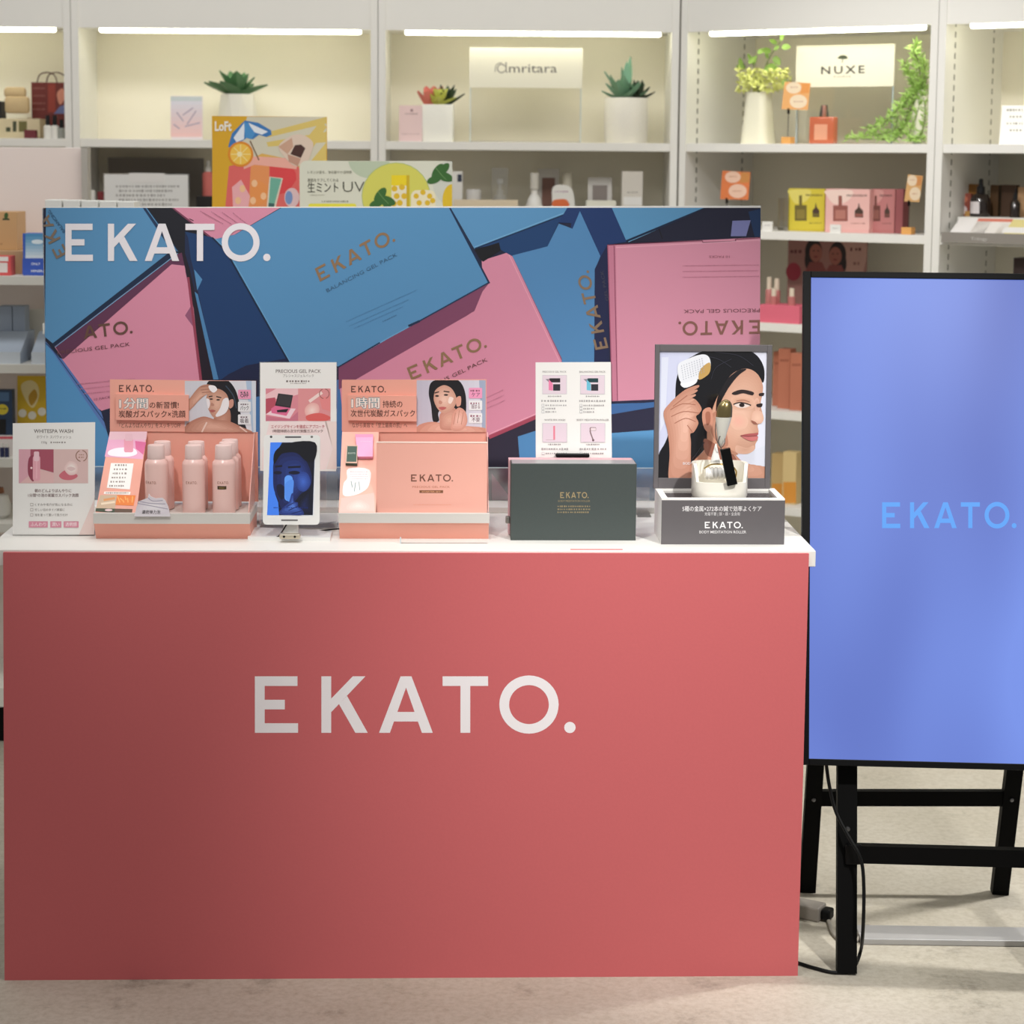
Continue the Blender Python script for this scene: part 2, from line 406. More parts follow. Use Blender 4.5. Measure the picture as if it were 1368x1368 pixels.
# left pink lid, shaded along the blue one
A.poly(L(85, 528, 500, 228, 532, 204, 560, 290, 612, 660, 272, 775, 232, 745, 95, 560), PINK)
A.poly(L(83, 526, 520, 208, 534, 204, 545, 250, 498, 245, 118, 578), (98, 52, 82))
A.poly(L(545, 265, 560, 300, 578, 470, 545, 425, 570, 385), (150, 88, 118))
A.poly(L(534, 206, 545, 206, 562, 262, 646, 655, 604, 655, 575, 400), (26, 18, 34))
A.poly(L(552, 290, 560, 290, 606, 655, 596, 655), (150, 62, 84))
A.poly(L(56.5, 46, 396, 46, 498, 198, 82, 524, 53, 500), BLUE)
A.poly(L(396, 46, 412, 46, 524, 200, 498, 198), (26, 52, 88))
A.line(L(408, 46, 518, 200), .9, (96, 160, 205))
A.poly(L(498, 196, 524, 200, 86, 534, 78, 524), (16, 40, 70)); A.line(L(520, 206, 88, 536), 1.1, (120, 168, 205))
# bottom left blue lid
A.poly([edge_p for edge_p in L(55, 516, 84, 545, 300, 830, 300, 1084, 64, 1084)], (84, 148, 198))
A.poly(L(55, 502, 78, 530, 100, 560, 320, 860, 296, 870, 84, 560, 56, 524), (88, 122, 184))
A.line(L(56, 522, 82, 548, 300, 850), 1.2, (24, 62, 104))
A.poly(L(54, 502, 80, 526, 118, 578, 105, 574, 56, 516), (24, 30, 52))
A.poly(L(290, 820, 620, 655, 800, 660, 1100, 650, 1100, 1084, 290, 1084), (66, 116, 172))
A.poly(L(250, 760, 620, 650, 830, 648, 860, 700, 500, 760, 290, 900), (28, 34, 60))
# big blue lid in the middle
A.poly(L(1085, 612, 1263, 500)+R_(352, 310, 330, 338, 300, 408, 0, 580)+L(1090, 680), MAUVE)
A.poly(L(1085, 640, 1263, 575)+R_(298, 410, 330, 335, 325, 232, 427, 200, 606, 578, 606, 740, 350, 852)+L(1098, 760), PINK)
A.poly(L(1085, 606, 1263, 500)+R_(352, 310, 328, 340, 300, 408, 272, 426, 0, 582)+L(1085, 685), (128, 70, 100))
A.line(R_(427, 200, 606, 580), 1.6, (160, 84, 110)); A.line(R_(420, 210, 600, 590), .8, (240, 172, 192))
A.poly(R_(350, 846, 606, 735, 606, 750, 352, 862), (168, 70, 92)); A.line(R_(350, 842, 606, 731), .9, (244, 176, 194))
A.poly(L(722, 140, 885, 46)+R_(215, 46, 352, 310, 0, 500)+L(1088, 604, 908, 590, 690, 205, 645, 158), (87, 146, 191))
A.line(L(640, 150, 690, 200, 912, 592), 2.2, (14, 34, 62)); A.line(L(650, 152, 700, 205, 916, 590), .8, (112, 170, 210))
A.line(R_(213, 46, 352, 312), 2.4, (16, 42, 76)); A.line(R_(352, 308, 74, 462), 1.8, (20, 50, 86)); A.line(R_(74, 462, 0, 502)+L(1088, 604), 1.4, (110, 168, 210))
A.line(L(1330, 462, 1370, 444), 3, (20, 44, 76)); A.line(L(1084, 606, 1230, 520), 1.8, (18, 44, 78))
# upper middle blue lid, the gap under it
A.poly(R_(216, 46, 626, 46, 622, 70, 300, 192), (92, 150, 195))
A.poly(R_(300, 190, 622, 68, 620, 76, 596, 98, 556, 182, 432, 216, 388, 192, 386, 172), (24, 64, 112))
A.poly(R_(300, 194, 386, 168, 392, 196, 330, 236, 318, 225), (12, 14, 22))
A.line(R_(300, 190, 622, 68), 1.6, (12, 38, 70)); A.line(R_(300, 184, 620, 62), .8, (128, 182, 216))
A.poly(R_(626, 46, 782, 46, 834, 166, 770, 176, 772, 590, 720, 590, 600, 560, 640, 100, 594, 98), (26, 56, 108))
A.poly(R_(670, 58, 742, 216, 724, 262, 720, 600, 608, 600, 606, 575, 432, 214, 556, 182, 596, 102, 644, 120), (84, 139, 188))
A.poly(R_(722, 262, 745, 214, 770, 170, 772, 600, 720, 600), (26, 34, 72))
A.poly(R_(782, 46, 1116, 42, 832, 160), (92, 152, 196)); A.line(R_(1122, 44, 834, 164), 1.8, (14, 40, 72)); A.line(R_(1130, 46, 840, 166), .8, (120, 176, 214))
A.poly(R_(1124, 42, 1305, 42, 1305, 158, 840, 168), (27, 29, 52)); A.poly(R_(1206, 92, 1270, 90, 1254, 146, 1200, 146), (126, 130, 182))
A.poly(R_(1262, 60, 1304, 50, 1304, 148, 1284, 148), (24, 52, 92)); A.line(R_(948, 120, 960, 155), 1.2, (8, 8, 16))
# right pink lid
A.poly(R_(768, 176, 1304, 150, 1302, 704, 790, 726), (222, 150, 172))
A.poly(R_(768, 176, 796, 176, 804, 726, 784, 726), (204, 128, 152)); A.line(R_(790, 180, 802, 724), 1.0, (140, 62, 90)); A.line(R_(768, 177, 1100, 162, 1102, 168, 1218, 164, 1216, 157, 1304, 152), 1.2, (120, 50, 74))
A.line(R_(796, 186, 1304, 160), .8, (240, 184, 200)); A.line(R_(768, 176, 784, 726), 1.2, (170, 90, 116))
A.poly(R_(784, 726, 1302, 704, 1302, 730, 800, 740), (34, 36, 64))
# lower right: shade and a blue lid
A.poly(R_(608, 740, 784, 735, 1302, 720, 1300, 1084, 608, 1084), (62, 112, 170))
A.poly(R_(780, 742, 960, 726, 980, 800, 780, 790), (64, 108, 164)); A.poly(R_(780, 772, 1000, 735, 1302, 735, 1300, 810, 780, 838), (38, 38, 64))
A.poly(R_(780, 838, 1300, 800, 1300, 1084, 780, 1084), (92, 154, 204))
A.poly(R_(350, 860, 606, 750, 610, 1084, 350, 1084), (40, 36, 56)); A.poly(R_(452, 850, 606, 800, 606, 1084, 470, 1084), (80, 138, 190)); A.poly(R_(360, 980, 440, 1084, 360, 1084), (206, 110, 146))
# lettering in the picture
GOLD, BRN = (146, 116, 84), (112, 76, 72)
def ekr(o, e, up, col, n=5.47, first=-1):
    xv = ((e[0]-o[0])/n, (e[1]-o[1])/n); A.ekato(o, xv, up, col, first)
k = 1/2.631
def l1(x, y): return L(x, y)[0]
def r1(x, y): return R_(x, y)[0]
ekr(l1(1020, 306), l1(1281, 165), (-19*k, -46*k), GOLD)
A.text('BALANCING GEL PACK', *(lambda a, b: (a[0], b[0], a[1]))(l1(1045, 344), l1(1292, 215)), 5, (60, 98, 130), dy=-129*k, yv=(-2.9, -6.4))
for i, (a, b) in enumerate(((1112, 446), (1122, 462), (1140, 470))): A.marks(l1(a, b)[0], l1(a+250-i*40, b)[0], l1(a, b)[1], 1.2, (74, 126, 168), dy=-(112-i*18)*k, seed=i)
A.marks(l1(1240, 446)[0], l1(1290, 446)[0], l1(1240, 446)[1], 1.8, (66, 112, 152), dy=-9)
ekr(r1(78, 652), r1(340, 537), (-17*k, -43*k), GOLD)
A.text('PRECIOUS GEL PACK', *(lambda a, b: (a[0], b[0], a[1]))(r1(92, 706), r1(346, 584)), 5, BRN, dy=-122*k, yv=(-2.7, -6.6))
for i in range(3): A.marks(r1(300, 730+i*18)[0], r1(400+i*4, 690)[0], r1(300, 734+i*18)[1], 1.3, (186, 118, 140), dy=-48*k, seed=i)
ekr(l1(82, 521), l1(357, 487), (-5*k, -45*k), (104, 74, 62), first=2.1)
A.text('PRECIOUS GEL PACK', *(lambda a, b: (a[0], b[0], a[1]))(l1(98, 562), l1(352, 531)), 5, (110, 72, 74), dy=-31*k, yv=(-.6, -7))
for i in range(3): A.marks(l1(165+i*12, 665)[0], l1(372, 665)[0], l1(165, 666+i*17)[1], 1.3, (186, 118, 140), dy=-20*k, seed=i)
A.text('10 PACKS', *(lambda a, b: (a[0], b[0], a[1]))(l1(226, 724), l1(290, 714)), 3, (140, 84, 104), dy=-4)
ekr((91, 338), (45, 246), (-15.5, 8), (128, 112, 96), 5.47)
A.text('BALANCING', 88, 67, 309, 4, (48, 84, 116), dy=-29, yv=(-5, 3.6))
ekr(r1(770, 538), r1(702, 270), (-45*k, 8*k), (140, 116, 92))
A.text('GEL PACK', *(lambda a, b: (a[0], b[0], a[1]))(r1(772, 372), r1(752, 266)), 5, (70, 66, 84), dy=-106*k, yv=(-6, 1))
ekr(r1(1303, 440), r1(1021, 446), (-.3, 49*k), (140, 96, 84))
A.text('PRECIOUS GEL PACK', *(lambda a, b: (a[0], b[0], a[1]))(r1(1302, 400), r1(1034, 404)), 5, (120, 74, 80), dy=4*k, yv=(0, 7))
for i in range(3): A.marks(r1(1032, 250)[0], r1(1298, 250)[0], r1(0, 250+i*20)[1], 1.3, (188, 118, 138), dy=-3*k, seed=i)
A.text('10 PACKS', *(lambda a, b: (a[0], b[0], a[1]))(r1(1196, 214), r1(1124, 215)), 3, (160, 96, 112), yv=(0, 4.6))
for i in range(4): A.marks(*(lambda a, b: (a[0], b[0], a[1]))(l1(600+i*38, 58+i*2), l1(680+i*30, 100)), 1.4, (168, 104, 126), dy=17, seed=i)
# the big white title
A.ek(87.5, 361.5, 298.8, 348.6, (240, 236, 240))
A.build('printed_picture', board)
A = None
# clear strip at the board's foot and the white ledge it stands on
ledge = tag(mesh('ledge_plate', B(.02, XR-.03, BD-.10, BD-.012, 0, .012, bev=.001), WHITE, None, CF @ T(0, 0, H)), 'low white ledge along the back of the counter below the picture board', 'ledge')
ACR = clear_mat('clear_acrylic'); ACRE = mat('acrylic_edge', (214, 228, 232), .15, alpha=.75)
cs = thing('acrylic_guard', 'long clear acrylic guard strip standing against the foot of the picture board', 'acrylic guard', CF @ T(0, BD-.02, H+.012))
mesh('sheet', B(.03, XR-.05, 0, .003, 0, .068), clear_mat('clear_acrylic_milky', (.93, .95, .97), .16, .12), cs)
mesh('edge', B(.03, XR-.05, -.0005, .0035, .068, .0695), ACRE, cs)
# ================================================================== the screen on its easel
VO = onz(1131, 1298, 0)
TILT = 14
VF = T(VO.x, VO.y-.075, 0) @ RZ(-3.4) @ RX(-TILT)
a, b = loc(VF, 1066, 362), loc(VF, 1077, 1022)
print('TV', a, b)
tx0 = (a.x+b.x)/2; tz0, tz1 = b.z, a.z; cx = loc(VF, 1268, 690).x; tx1 = 2*cx-tx0
BLK = mat('black_plastic', (7, 7, 8), .45, spec=.18); BLKW = mat('black_painted_wood', (6, 6, 6), .6, spec=.12)
TVM = VF @ T(tx0, 0, tz0); W_, H_ = tx1-tx0, tz1-tz0
tv = thing('display_screen', 'tall black framed screen showing light blue lettering on blue', 'screen', TVM)
mesh('rear_housing', B(.01, W_-.01, .02, .05, .01, H_-.01, bev=.006), BLK, tv)
bz = .0155
bm = bmesh.new()
for r in ((0, bz, 0, H_), (W_-bz, W_, 0, H_), (bz, W_-bz, 0, .012), (bz, W_-bz, H_-.012, H_)): box(bm, r[0], r[1], 0, .022, r[2], r[3], bev=.001)
mesh('bezel', bm, BLK, tv)
def screen_mat():
    m = bpy.data.materials.new('blue_screen'); m.use_nodes = True; nt = m.node_tree; b = nt.nodes['Principled BSDF']
    tc = nt.nodes.new('ShaderNodeTexCoord'); mp = nt.nodes.new('ShaderNodeMapping'); mp.inputs['Scale'].default_value = (2.2, 1, .8); nt.links.new(tc.outputs['Object'], mp.inputs[0])
    n = nt.nodes.new('ShaderNodeTexNoise'); n.inputs['Scale'].default_value = 1.6; n.inputs['Detail'].default_value = 1; nt.links.new(mp.outputs[0], n.inputs['Vector'])
    r = nt.nodes.new('ShaderNodeValToRGB'); nt.links.new(n.outputs['Fac'], r.inputs[0]); e = r.color_ramp.elements
    e[0].position = .3; e[0].color = (*lin((92, 112, 196)), 1); e[1].position = .7; e[1].color = (*lin((122, 150, 238)), 1)
    b.inputs['Base Color'].default_value = (.01, .01, .012, 1); b.inputs['Roughness'].default_value = .3
    nt.links.new(r.outputs[0], b.inputs['Emission Color']); b.inputs['Emission Strength'].default_value = .70
    return m
sc = mesh('screen', B(bz-.001, W_-bz+.001, .004, .021, .011, H_-.011), screen_mat(), tv)
A = Art(TVM, .004); A.ek(1178.5, 1358, 671, 705.5, (92, 164, 248)); A.build('screen_lettering', sc, print_mat('screen_ink', .3, 0, .74))
# easel
def beam(bm, p, q, wd, th, side=Vector((1, 0, 0))):
    p, q = Vector(p), Vector(q); d = (q-p).normalized(); s = (side-d*side.dot(d)).normalized(); t = d.cross(s)
    v = [bm.verts.new(e+s*sx*wd/2+t*sy*th/2) for e in (p, q) for sx, sy in ((-1, -1), (1, -1), (1, 1), (-1, 1))]
    for f in ((0, 1, 2, 3), (7, 6, 5, 4), (0, 4, 5, 1), (1, 5, 6, 2), (2, 6, 7, 3), (3, 7, 4, 0)): bm.faces.new([v[i] for i in f])
    return bm
EM = VF.copy(); EM = T(VO.x, VO.y-.075, 0) @ RZ(-3.4); EI = EM.inverted()
easel = thing('easel_stand', 'black wooden easel stand carrying the blue screen', 'easel', EM)
def VL(x, d, z): return EI @ (VF @ Vector((x, d, z)))       # a point of the leaning plane, in the easel's frame
lw = .037
fx0 = loc(VF, 1131, 1100, .067).x; fx1 = 2*cx-fx0
def foot(x): # leg bottom, cut level with the floor
    t = VL(x, .067, .3); u = VL(x, .067, 1.3); k = (t.z-.001)/(u.z-t.z); return t-(u-t)*k
sx_ = Vector((1, 0, 0))
for i, x in enumerate((fx0, fx1)):
    bm = beam(bmesh.new(), foot(x), VL(x, .067, 1.32), lw, .03); o = mesh('leg', bm, BLKW, easel)
    mesh('bolt', lathe([(0, 0), (.006, 0), (.005, .003), (0, .004)], 10, T(*VL(x, .052, tz0-.12)) @ RX(90)), mat('bolt_steel', (120, 120, 122), .3, 1), o)
zb = (loc(VF, 1240, 1142, .05).z)
mesh('front_rail', beam(bmesh.new(), VL(fx0, .047, zb), VL(fx1, .047, zb), .034, .02, Vector((0, 0, 1))), BLKW, easel)
mesh('rail_bracket', B(-.001, .03, -.013, .0, -.02, .02, bev=.004, M=T(*VL(fx0-.004, .05, zb))), BLK, easel)
r0, r1_ = onz(1078, 1190, 0), onz(1335, 1193, 0)
ry = r0.y
tops = []
for p, xt in ((r0, 1088.5), (r1_, 1354)):
    t = CAMP+ray(xt, 1032)*((ry-.022)/ray(xt, 1032).y); d = (t-p); top = p+d*(1.1/d.z)
    pl, tpl = EI @ (p+Vector((0, 0, .001))), EI @ top; tops.append((pl, tpl))
    mesh('leg', beam(bmesh.new(), pl, tpl, .034, .028), BLKW, easel)
kk = .0
for (zz) in (1068,):
    pp = []
    for (pl, tpl), xx in zip(tops, (1085, 1350)):
        h_ = (CAMP+ray(xx, zz)*((ry-.03)/ray(xx, zz).y)).z; f_ = (h_-pl.z)/(tpl.z-pl.z); pp.append(pl+(tpl-pl)*f_)
    rr = mesh('rear_rail', beam(bmesh.new(), pp[0], pp[1], .032, .018, Vector((0, 0, 1))), BLKW, easel)
    for p_ in pp: mesh('screw', lathe([(0, 0), (.0045, 0), (.004, .003), (0, .0035)], 10, T(p_.x, p_.y-.0145, p_.z) @ RX(90)), MATS['bolt_steel'], rr)
mesh('hinge_bar', beam(bmesh.new(), tops[0][1], tops[1][1], .03, .03, Vector((0, 0, 1))), BLKW, easel)
mesh('mount_plate', B(-.2, .2, -.006, .006, -.15, .15, M=EI @ VF @ T(cx, .058, (tz0+tz1)/2)), BLK, easel)
# cable, power block, floor bar
def fz(x, y, h=.004): p = onz(x, y, 0); return Vector((p.x, p.y, h))
def vp(x, y, d): return VF @ loc(VF, x, y, d)
pts = [vp(1103, 1015, .03), vp(1108, 1050, .04), vp(1117, 1085, .035), vp(1135, 1120, .02), vp(1150, 1148, .015), vp(1154, 1185, .015), vp(1153, 1240, .02), fz(1149, 1285, .02), fz(1138, 1298), fz(1115, 1302), fz(1085, 1295), fz(1062, 1288), fz(1040, 1283)]
tag(mesh('power_cable', tube(pts, .0034, 8, 7), mat('black_cable', (8, 8, 8), .45, spec=.3), smooth=True), 'thin black cable hanging from the screen to the floor beside the counter', 'cable')
p = onz(1078, 1222, 0)
pb = thing('power_block', 'grey power block lying on the floor behind the counter corner', 'power block', T(p.x-.02, p.y, 0) @ RZ(-30))
mesh('body', B(-.09, .055, -.022, .022, 0, .03, bev=.004), mat('warm_grey_plastic', (126, 120, 112), .5), pb)
mesh('plug_end', B(.055, .075, -.015, .015, .004, .026, bev=.005), BLK, pb)
tag(mesh('grey_cable', tube([fz(1100, 1228, .015), fz(1106, 1232, .006), fz(1112, 1248), fz(1122, 1258), fz(1140, 1262), fz(1160, 1240)], .004, 8, 6), mat('grey_cable_sleeve', (150, 144, 134), .5), smooth=True), 'short grey cable running from the power block under the easel', 'cable')
p, p2 = onz(1150, 1262, 0), onz(1368, 1265, 0)
an = math.degrees(math.atan2(p2.y-p.y, p2.x-p.x)); Lb = (p2-p).length+.35
tag(mesh('floor_bar', B(0, Lb, 0, .075, 0, .012, bev=.0015), mat('brushed_aluminium', (178, 177, 176), .4, .25, noise=.1, nscale=14), None, T(p.x, p.y, 0) @ RZ(an)), 'flat silver metal bar lying on the floor under the easel', 'metal bar')
# ================================================================== things standing on the counter
def IF(x, y, yaw=0, tilt=0): p = onz(x, y, H); return T(p.x, p.y, H) @ RZ(CYAW+yaw) @ RX(-tilt)
PAPER = mat('white_card', (240, 238, 234), .55); SAL = mat('salmon_card', (238, 170, 152), .55, noise=.02, nscale=60); SALB = mat('salmon_box_card', (234, 172, 156), .5, noise=.03, nscale=8)
LIP = mat('satin_grey_lip', (206, 202, 196), .35); SKIN, SKD = (226, 182, 160), (176, 120, 100)
def outlined(A, t, x0, x1, yb, cap):
    for i in range(8): a_ = i*math.pi/4; A.text(t, x0+5*math.cos(a_), x1+5*math.cos(a_), yb+5*math.sin(a_), cap, (120, 150, 158))
    for k_ in (-2, 2): A.text(t, x0+k_, x1+k_, yb, cap, (252, 232, 222))
def quad_board(name, label, cat, M, cs, th=.002, m=None, d=0.0, parent=None, part=None):
    """flat sheet whose corners (tl, tr, br, bl) are seen at these pixels, standing in frame M"""
    P = [loc(M, x, y, d) for x, y in cs]; bm = prism(bmesh.new(), [(p.x, p.z) for p in P], d, d+th, 'Y')
    if parent is not None: return mesh(part, bm, m or PAPER, parent, M), P
    t = thing(name, label, cat, M); mesh('sheet', bm, m or PAPER, t); return t, P
# ------------------------------------------------ price sheet at the left end
M = IF(72, 716, 0, 5)
t, P = quad_board('product_sheet', 'upright white product sheet with three pink tags at the left end of the counter', 'sign', M, ((17, 565.5), (127, 564), (126, 714), (17, 717)))
mesh('stand_foot', B(P[3].x, P[2].x, 0, .05, 0, .003, M=RX(5)), ACR, t)
A = Art(M); A.zoom(0, 540, 6.84)
g1, g2 = (92, 84, 80), (130, 122, 118)
A.poly([(860, 870), (862, 1195), (720, 1195)], (236, 216, 210))
A.text('WHITESPA WASH', 310, 668, 262, 33, (112, 104, 100), .012); A.text('ホワイト スパウォッシュ', 335, 650, 311, 22, g2); A.text('150g', 378, 430, 358, 20, g2); A.marks(462, 605, 349, 16, (150, 142, 138))
A.clip = (172, 412, 805, 722)
A.rect(172, 412, 805, 722, (222, 190, 186)); A.rect(172, 412, 278, 722, (222, 168, 180)); A.poly([(278, 412), (490, 412), (490, 626), (370, 592), (278, 620)], (170, 84, 102))
A.poly([(182, 722), (280, 640), (370, 600), (490, 630), (490, 722)], (228, 186, 184)); A.poly([(262, 500), (310, 480), (310, 700), (258, 640)], (150, 66, 86), 5)
A.rrect(300, 470, 368, 700, 22, (232, 168, 180)); A.rrect(310, 432, 358, 520, 12, (240, 200, 208)); A.line([(335, 520), (335, 680)], 7, (244, 194, 202))
A.ell(287, 582, 10, 10, (250, 220, 220))
A.poly([(540, 650), (610, 600), (710, 650), (660, 690), (580, 688)], (206, 110, 122), 6); A.soft([(588, 590), (620, 530), (660, 520), (700, 545), (712, 600), (690, 640), (630, 645)], (232, 200, 196), (250, 240, 234), 6)
A.poly([(612, 585), (650, 570), (690, 590), (650, 610)], (226, 196, 194), 6)
for a0 in (100, 280): A.line(ring(745, 472, 50, 50, 16, a0, a0+150), 8, (150, 110, 90))
A.marks(722, 768, 462, 14, (176, 130, 112)); A.marks(718, 772, 485, 14, (176, 130, 112)); A.clip = None
A.text('朝のどんよりぼんやりに', 318, 652, 803, 24, (120, 88, 88), .008); A.text('1分間*の泡の炭酸ガスパック洗顔', 258, 718, 845, 24, (120, 88, 88), .008)
for i, (s_, x1) in enumerate((('くすみや毛穴が気になる方に', 662), ('忙しい日のタイパ美容に', 592), ('泡を塗って置いて洗うだけ', 618))):
    y = 918+i*47; A.rect(278, y-14, 304, y+12, (150, 140, 136)); A.rect(281, y-11, 301, y+9, (238, 234, 230)); A.text(s_, 318, x1, y+9, 18, g2)
for s_, x0, x1 in (('ふんわり', 264, 437), ('潤い', 460, 561), ('透明感', 582, 719)):
    A.rect(x0, 1070, x1, 1126, (222, 146, 166)); A.text(s_, x0+16, x1-16, 1112, 28, (250, 236, 238), .015)
A.build('print', t)
# ------------------------------------------------ counter displays
def tray_base(t, M, xl, xr, zf, zl, dep):
    """folded card base: slanted lower front, grey lip above it"""
    bm = prism(bmesh.new(), [(.02, 0), (.0, zf), (.0, zf+.001), (dep, zf+.001), (dep, 0)], xl, xr, 'X'); mesh('base', bm, SAL, t)
    bm = prism(bmesh.new(), [(-.002, zf), (-.001, zl), (.004, zl+.001), (.006, zl-.004), (dep-.002, zl-.004), (dep-.002, zf)], xl-.001, xr+.001, 'X'); mesh('lip', bm, LIP, t)
def slant_frame(M, y0, z0, tilt): return M @ T(0, y0, z0) @ RX(-tilt)
# ---- display of face wash bottles
M1 = IF(126, 722)
d1 = thing('bottle_display', 'salmon pink card display holding slim pink face wash bottles', 'display stand', M1)
xr1 = loc(M1, 333.5, 716).x; zf1 = loc(M1, 230, 699.5).z; zl1 = loc(M1, 230, 686).z
tray_base(d1, M1, 0, xr1, zf1, zl1, .15)
dh = .135
hd, P = quad_board(None, None, None, M1, ((147, 507), (342, 509), (341.5, 577.5), (147, 576)), .003, SAL, dh, d1, 'header_card')
h0, h1 = P[3], P[2]
bm = prism(bmesh.new(), [(h0.x, zl1), (h1.x+.004, zl1), (h1.x+.004, h1.z), (h0.x, h0.z)], dh+.002, dh+.005, 'Y'); mesh('back_card', bm, SAL, d1)
bm = prism(bmesh.new(), [(.004, zl1), (dh, zl1), (dh, h1.z)], xr1-.003, xr1-.0015, 'X'); mesh('side_card', bm, mat('salmon_translucent_side', (244, 190, 178), .3, alpha=.7), d1)
A = Art(M1, dh); A.zoom(120, 490, 5.948); S1 = A
A.poly([(160, 100), (1320, 112), (1318, 520), (160, 512)], (240, 172, 154))
A.ek(232, 508, 145, 200, (92, 58, 52))
A.text('「どんよりぼんやり」をスッキリOFF', 236, 722, 482, 30, (120, 70, 60), .01)
A.clip = (755, 112, 1320, 520)
A.grad(755, 112, 1320, 520, (206, 206, 214), (226, 226, 232), 12, True); A.poly([(1240, 112), (1320, 112), (1320, 520), (1290, 520)], (176, 196, 220)); A.poly([(1285, 112), (1320, 112), (1320, 520), (1300, 520)], (214, 220, 228))
A.poly([(940, 118), (1000, 100), (1090, 105), (1150, 170), (1185, 270), (1200, 380), (1245, 500), (1180, 520), (1120, 480), (1100, 400), (1020, 300), (935, 180)], (24, 24, 30), 6)
A.line([(1080, 150), (1140, 230), (1165, 330)], 8, (60, 74, 92), 5)
A.soft([(1000, 380), (1100, 330), (1120, 420), (1090, 520), (1000, 520), (985, 440)], (178, 124, 104), (206, 154, 134), 5)
A.soft([(790, 440), (900, 395), (1000, 420), (1100, 430), (1200, 475), (1290, 530), (1000, 560), (740, 530), (760, 470)], (186, 130, 110), (220, 172, 152), 6)
A.line([(890, 520), (930, 440)], 12, (236, 208, 196)); A.line([(1250, 520), (1190, 475)], 10, (236, 208, 196))
A.soft([(925, 250), (950, 195), (1020, 175), (1085, 215), (1108, 290), (1090, 350), (1040, 395), (985, 402), (948, 350), (935, 310)], (196, 146, 124), (226, 180, 158), 6)
A.poly([(1108, 270), (1140, 260), (1140, 310), (1110, 330)], (206, 150, 132), 6)
A.poly([(1060, 260), (1098, 250), (1105, 310), (1080, 365), (1020, 396), (1000, 385), (1035, 330)], (240, 236, 238), 6)
A.poly([(925, 255), (950, 262), (955, 300), (940, 330)], (238, 232, 234), 6)
A.line([(945, 238), (975, 232)], 9, (58, 44, 40)); A.line([(1005, 236), (1045, 246)], 9, (58, 44, 40)); A.ell(965, 256, 14, 6, (50, 38, 36)); A.ell(1020, 262, 15, 6, (50, 38, 36))
A.poly([(968, 285), (988, 300), (980, 312), (960, 306)], (190, 136, 118), 5); A.poly([(950, 348), (975, 340), (1000, 350), (972, 362)], (176, 96, 92), 5)
A.soft([(750, 300), (790, 255), (870, 160), (940, 140), (1000, 165), (1000, 200), (935, 215), (870, 265), (820, 320), (750, 380)], (190, 138, 116), (222, 174, 152), 5)
for q_ in ([(880, 160), (960, 148)], [(880, 185), (985, 172)], [(890, 205), (975, 198)]): A.line(q_, 5, (160, 106, 88))
A.poly([(945, 150), (990, 150), (1012, 180), (985, 205), (955, 185)], (244, 242, 244), 6)
for (y0, y1, c, s_) in ((182, 256, (238, 160, 190), 'OFF'), (276, 356, (232, 232, 234), 'パック'), (378, 458, (232, 232, 234), '吸着')):
    A.rrect(1178, y0, 1280, y1, 8, c); A.text(s_, 1196, 1262, y1-14, 28, (70, 50, 60), .02); A.marks(1198, 1258, y0+22, 16, (110, 90, 96))
A.clip = None; A.build('print', hd)
rc, _ = quad_board(None, None, None, M1, ((154.5, 526.5), (252, 528), (252, 562.5), (155, 561)), .006, SAL, dh-.007, d1, 'raised_caption')
A = Art(M1, dh-.007); A.zoom(120, 490, 5.948)
outlined(A, '1分間', 236, 460, 325, 62); A.text('の新習慣!', 474, 706, 326, 40, (90, 54, 46), .012); A.text('炭酸ガスパック×洗顔', 230, 760, 398, 42, (90, 54, 46), .014)
A.build('print', rc)
tl1 = math.degrees(math.atan2(dh-.012, P[3].z-zl1)); SF = slant_frame(M1, .006, zl1, tl1)
sc1, _ = quad_board(None, None, None, SF, ((147, 577), (196.5, 577), (182, 685.5), (127.5, 685)), .002, SAL, 0, d1, 'slanted_card')
A = Art(SF); A.zoom(120, 490, 5.948)
A.poly([(160, 515), (455, 515), (430, 640), (420, 735), (118, 715)], (232, 170, 200)); A.poly([(160, 515), (455, 515), (448, 580), (152, 580)], (226, 186, 196)); A.poly([(360, 590), (448, 600), (425, 700), (365, 650)], (214, 100, 150))
A.poly([(150, 670), (220, 645), (340, 645), (375, 690), (300, 715), (160, 705)], (246, 238, 246), 6); A.rrect(272, 570, 345, 680, 14, (226, 150, 170)); A.rrect(280, 532, 340, 590, 10, (222, 180, 190))
A.poly([(168, 765), (348, 768), (318, 975), (135, 962)], (246, 244, 240))
for i in range(6): A.marks(200-i*9, 305-i*7, 782+i*33, 16, (150, 136, 130))
A.poly([(115, 992), (325, 994), (320, 1018), (110, 1012)], (250, 240, 232)); A.marks(128, 310, 1003, 12, (130, 110, 100))
A.poly([(85, 1020), (215, 1020), (200, 1135), (48, 1130)], (206, 178, 150)); A.line([(110, 1060), (200, 1045)], 18, (222, 150, 90)); A.line([(90, 1090), (200, 1075)], 16, (236, 214, 186))
A.poly([(218, 1020), (365, 1022), (348, 1105), (203, 1098)], (238, 130, 50))
for i in range(7): A.line([(220+i*20, 1030+(i % 3)*14), (240+i*16, 1080-(i % 2)*20)], 9, (252, 176, 96))
A.poly([(48, 1125), (200, 1128), (196, 1160), (46, 1150)], (58, 70, 48)); A.poly([(200, 1128), (340, 1132), (335, 1162), (196, 1160)], (96, 70, 52)); A.ell(150, 1140, 30, 10, (226, 196, 196))
A.build('print', sc1)
